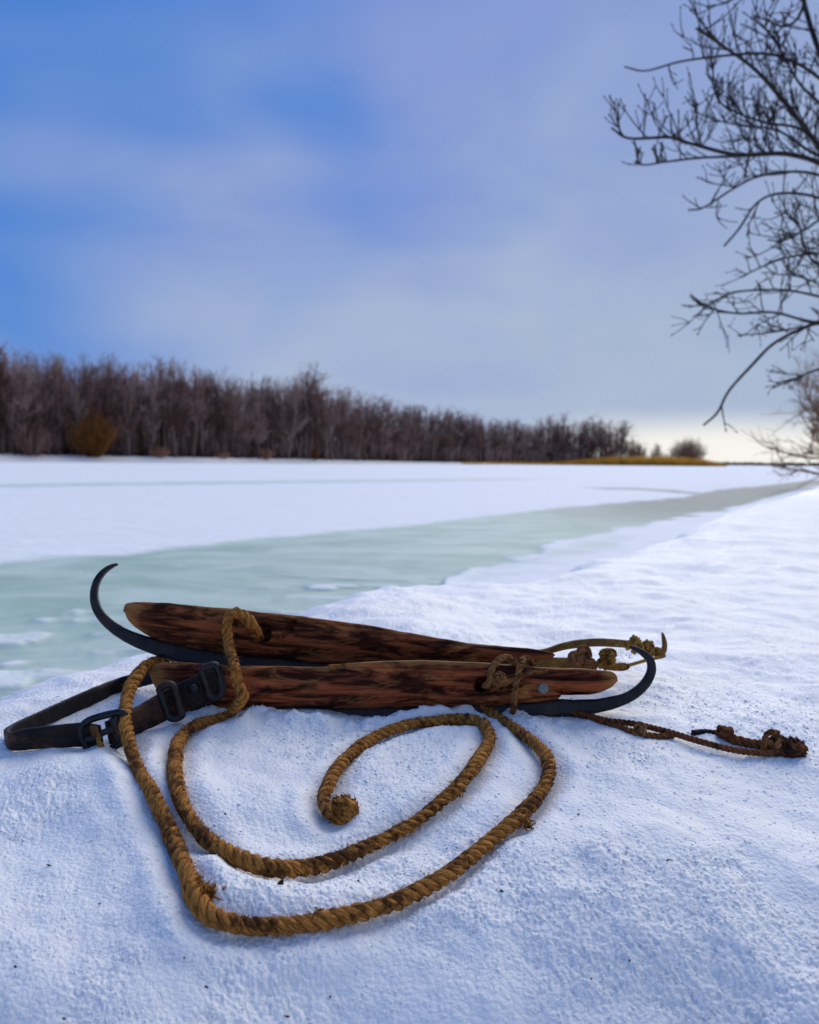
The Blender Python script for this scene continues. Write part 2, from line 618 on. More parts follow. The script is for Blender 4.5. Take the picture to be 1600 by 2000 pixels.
def strand_curves(path, R, strands=3, pitch=None, rough=0.0, seed=0, rmul=None):
    """the strands of a laid rope: list of (points, radii)"""
    p, s = path
    pitch = pitch or R * 4.4
    t, a, b = frames(p)
    out = []
    rm = np.ones(len(s)) if rmul is None else rmul
    for k in range(strands):
        ph = 2 * math.pi * (s / pitch + k / strands)
        w = 1 + rough * (2 * fbm(s * 190, s * 0 + k * 9.1, seed, 2))
        rh = R * 0.56 * w * rm
        q = p + rh[:, None] * (np.cos(ph)[:, None] * a + np.sin(ph)[:, None] * b)
        rs = R * 0.505 * rm * (1 + rough * 1.2 * fbm(s * 420 + 5, s * 0 + k * 3.3, seed + 4, 2))
        out.append((q, rs))
    return out


def fibres(path, R, count, length, name, m, parent, seed=1, thick=0.00013):
    r = np.random.default_rng(seed)
    p, s = path
    t, a, b = frames(p)
    i = r.integers(2, len(p) - 2, count)
    th = r.uniform(0, 2 * math.pi, count)
    nrm = np.cos(th)[:, None] * a[i] + np.sin(th)[:, None] * b[i]
    tan = -np.sin(th)[:, None] * a[i] + np.cos(th)[:, None] * b[i]
    base = p[i] + nrm * (R * 0.90)
    d = nrm * r.uniform(0.15, 0.8, (count, 1)) + t[i] * r.uniform(-1, 1, (count, 1)) + tan * r.uniform(-.7, .7, (count, 1))
    d /= np.linalg.norm(d, axis=1)[:, None]
    L = length * r.uniform(0.35, 1.0, (count, 1)) ** 1.5
    side = np.cross(d, r.normal(size=(count, 3)))
    side /= np.linalg.norm(side, axis=1)[:, None]
    mid = base + d * L * 0.55 + nrm * L * 0.1
    tip = base + d * L + r.normal(size=(count, 3)) * L * 0.25
    V = np.stack([base - side * thick, base + side * thick, mid - side * thick * .8, mid + side * thick * .8, tip], 1).reshape(-1, 3)
    k = np.arange(count)[:, None] * 5
    Q = k + np.array([[0, 1, 3, 2]])
    T = k + np.array([[2, 3, 4]])
    o = mesh_np(name, V, T, Q, m, True, np.zeros((len(V), 2)), parent=parent)
    o['kind'] = 'stuff'
    return o


# ================================================================== terrain
# ---- the thick rope's course is needed first: the snow is pressed down under it
ROPE_R = 0.0035
rope_px_1 = [(470, 1388), (440, 1400), (385, 1414), (350, 1448), (341, 1500), (352, 1560), (385, 1618), (450, 1668),
             (540, 1696), (625, 1690), (720, 1655), (820, 1598), (890, 1540), (935, 1485), (955, 1440), (938, 1412),
             (880, 1406), (800, 1416), (720, 1446), (662, 1498), (634, 1548), (640, 1580), (652, 1590)]
rope_px_2 = [(247, 1440), (262, 1482), (300, 1555), (335, 1630), (365, 1705), (386, 1762), (428, 1797), (520, 1809),
             (640, 1797), (770, 1762), (870, 1712), (950, 1648), (1020, 1590), (1062, 1540), (1073, 1494),
             (1045, 1452), (1000, 1420), (962, 1396), (942, 1384)]


def on_snow(pts, lift):
    a = np.array(pts, float)
    return hit(a[:, 0], a[:, 1], lift)


R1 = on_snow(rope_px_1, ROPE_R * 0.75)
R2 = on_snow(rope_px_2, ROPE_R * 0.75)
rope1_path = spline(R1, 0.003)[0]
rope2_path = spline(R2, 0.003)[0]


def near_dist(x, y, path, rmax):
    d = np.full(x.shape, rmax)
    lo = path.min(0) - rmax; hi = path.max(0) + rmax
    m = (x > lo[0]) & (x < hi[0]) & (y > lo[1]) & (y < hi[1])
    xi, yi = x[m], y[m]
    di = np.full(xi.shape, rmax)
    for a, b in zip(path[:-1], path[1:]):
        ex, ey = b[0] - a[0], b[1] - a[1]
        t = np.clip(((xi - a[0]) * ex + (yi - a[1]) * ey) / (ex * ex + ey * ey + 1e-12), 0, 1)
        di = np.minimum(di, np.hypot(xi - a[0] - t * ex, yi - a[1] - t * ey))
    d[m] = di
    return d


def build_snow():
    pyr = np.concatenate([np.linspace(3300, 2080, 120, endpoint=False), np.linspace(2080, 1000, 700, endpoint=False),
                          1 / np.linspace(1 / 100, 1 / 9.0, 60) + 900])
    dep = F * HC / (pyr - 900.5)
    pxs = np.concatenate([np.linspace(-1800, -120, 130, endpoint=False), np.linspace(-120, 1720, 720, endpoint=False),
                          np.linspace(1720, 5200, 150)])
    X = (pxs[None] - 800) / F * dep[:, None]
    Y = np.broadcast_to(dep[:, None], X.shape).copy()
    Z = ground(X, Y)
    near = np.clip(0.75 / Y, 0, 1) ** 1.5
    lump = fbm(X * 34, Y * 34, 21, 3)
    patch = sstep(-0.22, 0.28, fbm(X * 16, Y * 16, 55, 4))
    Z += 0.0036 * lump * np.clip(1.5 / Y, 0, 1)
    Xr = X * 0.83 + Y * 0.56; Yr = Y * 0.83 - X * 0.56
    wx = 0.0012 * vn(X * 300, Y * 300, 77); wy = 0.0012 * vn(X * 300 + 9, Y * 300, 78)
    cell = worley((Xr + wx) * 540, (Yr + wy) * 540, 75); cell2 = worley((Yr + wy) * 190 + 3, (Xr + wx) * 190, 76)
    g1 = vn(X * 400, Y * 400, 71); g2 = vn(X * 190, Y * 190, 72); g3 = vn(X * 800, Y * 800, 73)
    Z += near * (0.18 + 0.95 * patch) * (0.0012 * cell + 0.0006 * cell2 + 0.0009 * g2 + 0.0007 * g3)
    for path in (rope1_path, rope2_path):
        d = near_dist(X, Y, path, 0.035)
        Z += -0.0035 * np.exp(-(d / 0.007) ** 2) + 0.0016 * np.exp(-((d - 0.014) / 0.006) ** 2)
    # snow pushed up in front of the front skate's runner
    ridge = np.exp(-((Y - (0.545 + 0.008 * np.sin(X * 40))) / 0.012) ** 2) * sstep(-0.17, -0.10, X) * sstep(0.14, 0.07, X)
    Z += ridge * (0.004 + 0.006 * vn(X * 60, Y * 60, 88) + 0.004 * vn(X * 200, Y * 200, 89))
    nr, nc = X.shape
    V = np.stack([X, Y, Z], -1).reshape(-1, 3)
    i = np.arange(nr - 1)[:, None] * nc; j = np.arange(nc - 1)[None]
    Q = np.stack([i + j, i + j + 1, i + nc + j + 1, i + nc + j], -1).reshape(-1, 4)
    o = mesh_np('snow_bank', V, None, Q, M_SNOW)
    return tag(o, 'granular white snow bank under the skates', 'snow', kind='structure')


SNOW_OBJ = build_snow()


def build_ice():
    pyr = np.concatenate([np.linspace(1500, 1160, 60, endpoint=False), np.linspace(1160, 905, 230, endpoint=False),
                          1 / np.linspace(1 / 4.2, 1 / 1.0, 30) + 900.5])
    H = HC - ICE
    dep = F * H / (pyr - 900.5)
    pxs = np.linspace(-1600, 3200, 700)
    X = (pxs[None] - 800) / F * dep[:, None]
    Y = np.broadcast_to(dep[:, None], X.shape).copy()
    # photograph row of each point at its own column (the camera is rolled a little)
    rel = np.stack([X, Y, np.full(X.shape, ICE - HC)], -1) @ CRN
    px = 800 + F * rel[..., 0] / -rel[..., 2]
    py = 1000 - F * rel[..., 1] / -rel[..., 2]
    up = np.interp(px, [-1600, 0, 250, 500, 800, 1000, 1150, 1250, 1340, 1400, 1480, 1600, 2000],
                   [1300, 1104, 1083, 1056, 1029, 1004, 989, 980, 972, 958, 951, 937, 925])
    lo = np.interp(px, [-1600, 820, 870, 1000, 1100, 1200, 1300, 1400, 1470, 1590, 2000],
                   [1600, 1500, 1140, 1092, 1066, 1036, 1016, 1000, 982, 948, 930])
    lo = lo + 26 * fbm(X * 2.6, Y * 2.6, 66, 4) * np.clip((py - 960) / 100, 0, 1)
    k = np.clip((py - 900) / 40, 0.6, 5)
    wet = sstep(-1, 1, (py - up) / (2.2 * k)) * sstep(-1, 1, (lo - py) / (3.5 * k))
    wob = fbm(X * 4.5, Y * 8.5, 61, 4)
    wet *= 1 - 0.62 * sstep(-0.08, 0.36, wob + 0.22 * sstep(1200, 1330, py) - 0.12) * sstep(1150, 1215, py) * sstep(620, 380, px)
    wet *= 1 - 0.5 * sstep(0.02, 0.40, wob) * sstep(1090, 1150, py) * sstep(400, 560, px)
    # refrozen shallow streaks further out
    streak = 0.53 * np.exp(-((py - np.interp(px, [0, 500, 1000, 1300], [950, 943, 937, 934])) / 5) ** 2) * sstep(1250, 900, px)
    loop = 0.62 * np.exp(-((py - np.interp(px, [1050, 1250, 1400], [952, 956, 968])) / 3.5) ** 2) * sstep(1080, 1200, px) * sstep(1420, 1390, px)
    shore = 0.45 * np.exp(-((py - np.interp(px, [860, 1000, 1150, 1300], [1135, 1105, 1075, 1040])) / 22) ** 2) * sstep(860, 960, px) * sstep(1300, 1150, px)
    wet = np.maximum.reduce([wet, streak, loop, shore])
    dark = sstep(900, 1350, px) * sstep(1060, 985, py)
    Z = np.full(X.shape, ICE) + 0.02 * (1 - wet) * sstep(60, 30, Y)
    nr, nc = X.shape
    i = np.arange(nr - 1)[:, None] * nc; j = np.arange(nc - 1)[None]
    Q = np.stack([i + j, i + j + 1, i + nc + j + 1, i + nc + j], -1).reshape(-1, 4)
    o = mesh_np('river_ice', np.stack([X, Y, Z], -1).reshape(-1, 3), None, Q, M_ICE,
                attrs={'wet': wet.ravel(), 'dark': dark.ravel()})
    return tag(o, 'frozen river with snow cover and a strip of wet green ice', 'ice', kind='structure')


build_ice()

# wide ground sheet out to the horizon
S = 5000.0
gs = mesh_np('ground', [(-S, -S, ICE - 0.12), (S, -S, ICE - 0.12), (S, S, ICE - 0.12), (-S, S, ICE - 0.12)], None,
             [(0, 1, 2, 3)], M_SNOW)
tag(gs, 'flat snowy ground reaching to the horizon', 'ground', kind='structure')

# ---- far bank carrying the wood
SH_PX = np.array([-500, -250, 0, 400, 700, 900, 1050, 1200, 1280, 1400])
SH_D = np.array([82, 94, 112, 136, 172, 214, 258, 275, 290, 310.])
BASE_Y = lambda px: np.interp(px, [-500, 0, 550, 800, 1150, 1400], [884, 886, 895.5, 901, 906.5, 909])


def shore(px, back=0.0):
    d = np.interp(px, SH_PX, SH_D) + back
    return d


def build_far_bank():
    px = np.linspace(-500, 1400, 200)
    rows = []
    for back, f in ((-9, -0.2), (-5, 0.12), (-2.0, 0.7), (1.5, 1.0), (40, 1.05), (420, 1.1)):
        d = shore(px, 0) + back
        top = P(px, BASE_Y(px), shore(px, 0))[:, 2]
        x = P(px, BASE_Y(px), d)[:, 0]
        z = ICE + (top - ICE) * f + 0.12 * fbm(px * 0.05, px * 0 + back, 41, 3)
        rows.append(np.stack([x, d, z], 1))
    V = np.vstack(rows); nc = len(px)
    i = np.arange(len(rows) - 1)[:, None] * nc; j = np.arange(nc - 1)[None]
    Q = np.stack([i + j, i + j + 1, i + nc + j + 1, i + nc + j], -1).reshape(-1, 4)
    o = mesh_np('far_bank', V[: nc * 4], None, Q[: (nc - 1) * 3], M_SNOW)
    tag(o, 'low snowy far bank below the wood', 'river bank', kind='structure')
    V2 = V[nc * 3:].copy(); V2[:, 2] += 0.02
    o = mesh_np('woodland_floor', V2, None, Q[: (nc - 1) * 2], M_FLOOR)
    tag(o, 'dark leaf litter floor of the wood', 'ground', kind='structure')


build_far_bank()


# ================================================================== the skates
class Frame:
    """upright plane of a skate, leaning back: u along it, v up, n towards the camera"""
    def __init__(s, a, b, lean):
        a, b = np.array(a, float), np.array(b, float)
        s.o = a
        s.u = (b - a) / np.linalg.norm(b - a)
        n = np.cross(s.u, [0, 0, 1.0]); n /= np.linalg.norm(n)     # towards -Y
        v = np.cross(n, s.u)
        s.v = v * math.cos(lean) - n * math.sin(lean)
        s.n = np.cross(s.u, s.v)
        if s.v[2] < 0: s.v = -s.v
        if s.n[1] > 0: s.n = -s.n

    def px(s, pts, n=0.0):
        """photograph pixels onto the plane at offset n: (u, v)"""
        pts = np.asarray(pts, float)
        d = rays(pts[:, 0], pts[:, 1])
        c = np.array([0, 0, HC]) - (s.o + s.n * n)
        t = -(c @ s.n) / (d @ s.n)
        q = np.array([0, 0, HC]) + d * t[:, None] - s.o - s.n * n
        return np.stack([q @ s.u, q @ s.v], 1)

    def at(s, u, v, n):
        u, v, n = np.broadcast_arrays(u, v, n)
        return s.o + u[..., None] * s.u + v[..., None] * s.v + n[..., None] * s.n


def footbed(fr, top, bot, hw, chamfer, mt, parent, holes, seed, worn_ends, facing=0.85):
    """carved wooden footbed lofted along the skate from its top and bottom outline"""
    T = fr.px(top, hw * facing); B = fr.px(bot, hw * facing)
    u0 = min(T[:, 0].min(), B[:, 0].min()); u1 = max(T[:, 0].max(), B[:, 0].max())
    NU = 330
    u = u0 + (u1 - u0) * (0.5 - 0.5 * np.cos(np.linspace(0, math.pi, NU))) * 0.35 + (u1 - u0) * np.linspace(0, 1, NU) * 0.65

    def line(A):
        c, _ = spline(np.stack([A[:, 0], A[:, 1], A[:, 0] * 0], 1), 0.001)
        o = np.argsort(c[:, 0])
        return np.interp(u, c[o, 0], c[o, 1])
    vt, vb = line(T), line(B)
    vt = vt + 0.0007 * fbm(u * 55, u * 0, seed, 4); vb = vb + 0.0011 * fbm(u * 70, u * 0 + 3, seed + 1, 4)
    e = np.minimum(u - u0, u1 - u) / 0.03
    w = hw * (0.55 + 0.45 * np.sqrt(np.clip(1 - (1 - np.clip(e, 0, 1)) ** 2, 0, 1)))
    # half section (n/w, t) from bottom to top, front side
    ch = chamfer
    key = np.array([(0.30, 0.0), (0.50, 0.02), (0.50 + 0.40 * (1 - ch), 0.10), (0.93, 0.30 + 0.18 * ch), (1.0, 0.48 + 0.1 * ch),
                    (1.0, 0.80), (0.985, 0.93), (0.94, 0.985), (0.85, 1.0)])
    kk = np.concatenate([[0], np.cumsum(np.linalg.norm(np.diff(key * [0.6, 1.0], axis=0), axis=1))]); kk /= kk[-1]
    ts = np.linspace(0, 1, 44)
    half = np.stack([np.interp(ts, kk, key[:, 0]), np.interp(ts, kk, key[:, 1])], 1)
    topn = np.linspace(0.85, -0.85, 12)[1:-1]
    sec = np.vstack([half, np.stack([topn, np.ones(10)], 1), half[::-1] * [-1, 1]])
    sec = np.vstack([sec, [[-0.1, 0], [0.1, 0]]])
    ns = len(sec)
    nn = w[:, None] * sec[None, :, 0]
    tt = sec[None, :, 1]
    vv = vb[:, None] + (vt - vb)[:, None] * tt
    uu = np.broadcast_to(u[:, None], vv.shape)
    # hand-carved unevenness, grain furrows, chips
    front = np.clip(nn / hw, 0, 1)
    rel = 0.0010 * fbm(uu * 40, vv * 120, seed + 5, 3) + 0.0007 * vn(uu * 60, vv * 900, seed + 8)
    nn = nn + rel * np.sign(nn) * (np.abs(nn) > hw * 0.3)
    for (hx, hy, rx, ry, rot, depth) in holes:
        c = fr.px([(hx, hy)], hw)[0]
        sc = 1 / 3100.0
        du = uu - c[0]; dv = vv - c[1]
        a = du * math.cos(rot) + dv * math.sin(rot); b_ = -du * math.sin(rot) + dv * math.cos(rot)
        d = np.hypot(a / (rx * sc), b_ / (ry * sc)) + 0.25 * vn(uu * 300, vv * 300, seed + 9)
        nn = nn - depth * sstep(1.12, 0.85, d) * (front > 0.3)
    V = fr.at(uu, vv, nn)
    uvs = np.stack([uu, vv * 1.0 + np.where(sec[None, :, 0] < 0, 0.05, 0) + nn * 0.4], -1)
    worn_lit = np.zeros(vv.shape)
    for (x0, x1) in worn_ends:
        p0 = fr.px([(x0, 1300)], hw)[0, 0]; p1 = fr.px([(x1, 1300)], hw)[0, 0]
        worn_lit = np.maximum(worn_lit, sstep(p1, p0, uu + 0.010 * fbm(uu * 90, vv * 160, seed + 11, 3)))
    worn_lit = np.maximum(worn_lit, 0.65 * sstep(0.92, 0.99, tt + 0.16 * fbm(uu * 60, vv * 0, seed + 12, 3)))  # paler top rim: edge wear plus a highlight painted into the colour
    i = np.arange(NU - 1)[:, None] * ns; j = np.arange(ns)[None]; k = (j + 1) % ns
    Q = np.stack([i + j, i + ns + j, i + ns + k, i + k], -1).reshape(-1, 4)
    Vf = np.vstack([V.reshape(-1, 3), V[0].mean(0), V[-1].mean(0)])
    uvf = np.vstack([uvs.reshape(-1, 2), uvs[0].mean(0), uvs[-1].mean(0)])
    wf = np.concatenate([np.broadcast_to(worn_lit, vv.shape).ravel(), [1, 1]])
    n = NU * ns; jj = np.arange(ns)
    Tt = np.vstack([np.stack([np.full(ns, n), jj, (jj + 1) % ns], 1),
                    np.stack([np.full(ns, n + 1), n - ns + (jj + 1) % ns, n - ns + jj], 1)])
    return mesh_np('footbed', Vf, Tt, Q, mt, True, uvf, attrs={'worn_lit': wf}, parent=parent)


def blade(fr, pts, thick, parent):
    """runner: list of (px, py, width px) down its middle line, curl included"""
    a = np.array(pts, float)
    q = fr.px(a[:, :2], 0.0)
    sc = 1 / 3050.0
    c, s, ex = spline(np.stack([q[:, 0], q[:, 1], q[:, 0] * 0], 1), 0.0015, a[:, 2] * sc * 0.5)
    hw = np.maximum(ex[:, 0], 0.0004) * (1 + 0.06 * fbm(s * 120, s * 0, 91, 3))
    th = np.minimum(thick * 0.5, hw * 1.0 + 0.0006)
    t = np.gradient(c[:, :2], axis=0); t /= np.linalg.norm(t, axis=1)[:, None]
    nr = np.stack([-t[:, 1], t[:, 0]], 1)
    sec = np.array([(1, .55), (.86, .92), (.5, 1), (0, 1), (-.5, 1), (-.86, .92), (-1, .55), (-1, -.55), (-.86, -.92), (-.5, -1),
                    (0, -1), (.5, -1), (.86, -.92), (1, -.55)], float)
    U = c[:, None, 0] + nr[:, None, 0] * hw[:, None] * sec[None, :, 0]
    W = c[:, None, 1] + nr[:, None, 1] * hw[:, None] * sec[None, :, 0]
    Nn = th[:, None] * sec[None, :, 1] + 0.0003 * vn(U * 300, W * 300, 17)
    V = fr.at(U, W, Nn)
    L, ns = U.shape
    i = np.arange(L - 1)[:, None] * ns; j = np.arange(ns)[None]; k = (j + 1) % ns
    Q = np.stack([i + j, i + k, i + ns + k, i + ns + j], -1).reshape(-1, 4)
    Vf = np.vstack([V.reshape(-1, 3), V[0].mean(0), V[-1].mean(0)])
    n = L * ns; jj = np.arange(ns)
    T = np.vstack([np.stack([np.full(ns, n), (jj + 1) % ns, jj], 1),
                   np.stack([np.full(ns, n + 1), n - ns + jj, n - ns + (jj + 1) % ns], 1)])
    return mesh_np('blade', Vf, T, Q, M_IRON, True, parent=parent)


def ribbon(name, lower, upper, thick, m, parent, step=0.0015, seed=3):
    """leather strap standing on edge between two 3D edge lines"""
    lo = np.asarray(lower, float); up = np.asarray(upper, float)
    c, s, ex = spline((lo + up) / 2, step, up - lo)
    h = ex / 2
    t = np.gradient(c, axis=0); t /= np.linalg.norm(t, axis=1)[:, None]
    nrm = np.cross(t, h); nrm /= np.linalg.norm(nrm, axis=1)[:, None] + 1e-9
    wob = 1 + 0.05 * fbm(s * 120, s * 0, seed, 3)
    sec = [(1, .35), (.93, .9), (.5, 1), (0, 1), (-.5, 1), (-.93, .9), (-1, .35), (-1, -.35), (-.93, -.9), (-.5, -1), (0, -1),
           (.5, -1), (.93, -.9), (1, -.35)]
    V = np.stack([c + h * (wob[:, None] * a) + nrm * (thick * 0.5 * b) + nrm * (0.0004 * fbm(s * 300, s * 0 + a * 3, seed + 2, 2))[:, None]
                  for a, b in sec], 1)
    L, ns = V.shape[:2]
    i = np.arange(L - 1)[:, None] * ns; j = np.arange(ns)[None]; k = (j + 1) % ns
    Q = np.stack([i + j, i + k, i + ns + k, i + ns + j], -1).reshape(-1, 4)
    Vf = np.vstack([V.reshape(-1, 3), V[0].mean(0), V[-1].mean(0)])
    n = L * ns; jj = np.arange(ns)
    T = np.vstack([np.stack([np.full(ns, n), (jj + 1) % ns, jj], 1),
                   np.stack([np.full(ns, n + 1), n - ns + jj, n - ns + (jj + 1) % ns], 1)])
    return mesh_np(name, Vf, T, Q, m, True, parent=parent)


def cord(name, pts, R, m, parent, strands=3, seed=0, step=0.0008, rough=0.06, sides=8, pitch=None, fuzz=0, label=None):
    """thin laid cord, its strands joined: one part"""
    path = spline(pts, step)
    b = Bag()
    for q, rs in strand_curves(path, R, strands, pitch, rough, seed):
        b.tube(q, rs, sides)
    o = b.build(name, m, parent)
    return o


def knot_points(c, r, seed=0, squash=(1, 1, 1), turns=1.0):
    """over-and-under course of an overhand knot round c"""
    rr = np.random.default_rng(seed)
    t = np.linspace(0, 2 * math.pi * turns, 26)
    q = np.stack([np.sin(t) + 2 * np.sin(2 * t), np.cos(t) - 2 * np.cos(2 * t), -1.3 * np.sin(3 * t)], 1) / 3.0
    A = np.linalg.qr(rr.normal(size=(3, 3)))[0]
    return np.asarray(c) + (q @ A) * r * np.asarray(squash)


# ---- front skate: toe (curl) to the right
DA = 0.560
A0 = P(np.array([300.]), np.array([1385.]), np.array([DA + 0.006]))[0]
A1 = P(np.array([1200.]), np.array([1388.]), np.array([DA - 0.004]))[0]
FA = Frame(A0, A1, rad(17))
HWA = 0.0165
skate_a = empty('ice_skate', tuple(A0 * 0.5 + A1 * 0.5), 'wooden ice skate with black buckled leather strap, sunk upright in the snow',
                'ice skate', 'pair of antique wooden ice skates')
topA = [(287, 1316), (292, 1304), (310, 1295), (340, 1294), (400, 1296), (480, 1300), (560, 1302), (632, 1303), (648, 1297), (700, 1293),
        (790, 1290), (870, 1291), (940, 1294), (1000, 1299), (1080, 1304), (1150, 1307), (1195, 1310), (1208, 1320), (1210, 1330)]
botA = [(287, 1318), (296, 1342), (318, 1362), (350, 1376), (400, 1384), (470, 1386), (560, 1386), (700, 1383), (800, 1380), (900, 1378),
        (1000, 1373), (1090, 1366), (1098, 1358), (1140, 1357), (1175, 1352), (1200, 1342), (1210, 1332)]
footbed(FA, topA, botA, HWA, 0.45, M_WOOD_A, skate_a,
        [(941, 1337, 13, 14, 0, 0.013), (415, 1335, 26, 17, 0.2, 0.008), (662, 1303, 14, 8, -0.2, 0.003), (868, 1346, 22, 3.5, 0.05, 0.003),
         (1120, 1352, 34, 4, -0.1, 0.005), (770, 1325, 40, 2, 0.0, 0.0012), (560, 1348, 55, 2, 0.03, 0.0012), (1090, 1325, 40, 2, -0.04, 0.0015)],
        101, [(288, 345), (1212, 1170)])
blade(FA, [(360, 1388, 22), (420, 1390, 26), (520, 1392, 27), (650, 1394, 28), (800, 1392, 30), (930, 1389, 33), (1020, 1386, 34),
           (1090, 1383, 34), (1140, 1382, 30), (1190, 1374, 25), (1230, 1360, 21), (1258, 1338, 19), (1272, 1312, 17), (1270, 1290, 14),
           (1255, 1275, 11), (1240, 1267, 9), (1229, 1263, 4)], 0.0055, skate_a)
# nail head
c = FA.px([(1061, 1345)], HWA)[0]
th = np.linspace(0, 2 * math.pi, 20, endpoint=False)
ring = []
for r_, h_ in ((0.0033, -0.002), (0.0034, 0.0006), (0.0030, 0.0012), (0.0016, 0.00155)):
    ring.append(FA.at(c[0] + r_ * np.cos(th) * (1 + .05 * np.sin(3 * th)), c[1] + r_ * np.sin(th), np.full(20, HWA + h_)))
V = np.vstack(ring + [FA.at(np.array([c[0]]), np.array([c[1]]), np.array([HWA + 0.0016]))])
i = np.arange(3)[:, None] * 20; j = np.arange(20)[None]; k = (j + 1) % 20
mesh_np('nail_head', V, np.stack([60 + np.arange(20), 60 + (np.arange(20) + 1) % 20, np.full(20, 80)], 1),
        np.stack([i + j, i + k, i + 20 + k, i + 20 + j], -1).reshape(-1, 4), M_NAIL, parent=skate_a)

# ---- rear skate: toe (curl) to the left, resting against the front one
DB = DA + 0.043
B0 = P(np.array([240.]), np.array([1265.]), np.array([DB - 0.004]))[0]
B1 = P(np.array([1080.]), np.array([1335.]), np.array([DB + 0.006]))[0]
FB = Frame(B0, B1, rad(19))
HWB = 0.0175
skate_b = empty('ice_skate', tuple(P(np.array([1040.]), np.array([1345.]), np.array([DB]))[0]),
                'wooden ice skate with upturned pointed blade, propped against the strapped skate', 'ice skate',
                'pair of antique wooden ice skates')
topB = [(237, 1190), (240, 1180), (252, 1175), (300, 1176), (360, 1180), (430, 1187), (520, 1196), (620, 1207), (720, 1221), (800, 1236),
        (880, 1250), (960, 1260), (1030, 1267), (1075, 1272), (1088, 1277)]
botB = [(237, 1192), (245, 1208), (262, 1224), (300, 1245), (350, 1258), (430, 1270), (520, 1281), (620, 1289), (720, 1293), (800, 1295),
        (900, 1296), (1000, 1294), (1060, 1290), (1082, 1285), (1088, 1280)]
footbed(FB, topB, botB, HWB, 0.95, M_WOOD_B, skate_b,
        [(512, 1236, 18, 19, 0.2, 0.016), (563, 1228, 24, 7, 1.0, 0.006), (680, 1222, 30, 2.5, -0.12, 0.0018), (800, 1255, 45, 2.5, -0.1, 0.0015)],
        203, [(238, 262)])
blade(FB, [(230, 1102, 4), (221, 1105, 7), (207, 1113, 10), (193, 1129, 13), (185, 1150, 15), (185, 1173, 17), (194, 1197, 19), (215, 1220, 22),
           (250, 1243, 26), (300, 1262, 32), (360, 1277, 40), (430, 1290, 42), (520, 1300, 42), (620, 1308, 40), (740, 1316, 38), (860, 1324, 36),
           (960, 1330, 34), (1040, 1335, 28)], 0.0055, skate_b)


# ---- black strap of the front skate, standing on edge in the snow
def edge(lows, ups, lift=-0.001, depths=None):
    L, Uo = [], []
    for q, (l, u_) in enumerate(zip(lows, ups)):
        if depths is not None and depths[q] is not None:
            a = P(np.array([l[0]]), np.array([l[1]]), np.array([depths[q]]))[0]
        else:
            a = hit([l[0]], [l[1]], lift)[0]
        L.append(a)
        Uo.append(P(np.array([float(u_[0])]), np.array([float(u_[1])]), np.array([a[1]]))[0])
    return np.array(L), np.array(Uo)


# front run: heel slot -> keeper -> buckle
lo_, up_ = edge([(436, 1362), (400, 1378), (345, 1398), (290, 1424), (235, 1447), (216, 1454)],
                [(414, 1304), (384, 1318), (330, 1344), (278, 1374), (224, 1402), (206, 1410)],
                depths=[DA - 0.010, DA - 0.019, 0.537, 0.525, 0.507, 0.502])
strap = ribbon('strap', lo_, up_, 0.0030, M_LEATHER, skate_a)
front_end = (lo_[-1] + up_[-1]) / 2
dbk = lo_[-1][1]
# second run: buckle -> corner -> back behind the heel
lo2, up2 = edge([(203, 1459), (165, 1458), (110, 1461), (60, 1464), (26, 1465), (16, 1452), (36, 1440), (110, 1408), (180, 1378), (240, 1352), (300, 1336)],
                [(196, 1416), (158, 1412), (105, 1416), (56, 1422), (22, 1430), (12, 1424), (34, 1410), (108, 1376), (176, 1346), (238, 1322), (300, 1308)],
                depths=[.500, .4985, .4945, .4915, .491, .501, .515, .5435, .572, .599, DA + 0.026])
child(ribbon('strap', lo2, up2, 0.0030, M_LEATHER, skate_a, seed=8), skate_a)


def ring_tube(name, pts, r, m, parent, sides=8, closed=True):
    p = np.asarray(pts, float)
    if closed: p = np.vstack([p, p[:2]])
    q, s = spline(p, 0.0012)
    b = Bag(); b.tube(q, r, sides)
    return b.build(name, m, parent)


def pp(lst, d):
    a = np.array(lst, float)
    return P(a[:, 0], a[:, 1], np.full(len(a), d) if np.isscalar(d) else np.array(d, float))


db = dbk - 0.004
buckle = ring_tube('buckle', pp([(238, 1391), (205, 1397), (172, 1408), (158, 1424), (162, 1446), (176, 1466), (196, 1470), (225, 1458), (248, 1446),
                                 (250, 1440), (246, 1420), (243, 1398)], [db] * 12), 0.0021, M_IRON, strap)
ring_tube('buckle_bar', pp([(222, 1400), (228, 1412), (230, 1424), (236, 1440), (240, 1450)], db - 0.001), 0.0030, M_IRON, strap, closed=False)
ring_tube('buckle_tongue', pp([(236, 1418), (218, 1424), (200, 1432), (184, 1440), (168, 1444)], [db, db - .003, db - .004, db - .004, db - .002]), 0.0019, M_IRON,
          strap, closed=False)
lo3, up3 = edge([(214, 1472), (206, 1466), (200, 1452), (192, 1440), (184, 1436)], [(206, 1474), (196, 1466), (190, 1448), (186, 1422), (178, 1416)],
                depths=[db - .002, db - .006, db - .007, db - .006, db - .003])
o = ribbon('strap_tip', lo3, up3, 0.0028, M_TAN, strap, seed=12)
kd = 0.534
ring_tube('keeper', pp([(312, 1344), (330, 1336), (340, 1342), (346, 1360), (352, 1384), (356, 1396), (344, 1404), (330, 1400), (322, 1380), (314, 1356)],
                       kd - 0.002), 0.0022, M_IRON, strap)
ring_tube('keeper', pp([(396, 1306), (418, 1299), (426, 1308), (433, 1332), (434, 1352), (426, 1362), (412, 1362), (404, 1340), (398, 1320)],
                       DA - 0.0195), 0.0024, M_IRON, strap)
b = Bag()
q = pp([(378, 1347)], DA - 0.0262)[0]
b.tube(np.array([q + [0, .003, 0], q, q + [0, -.0012, 0]]), [0.0030, 0.0030, 0.0017], 14)
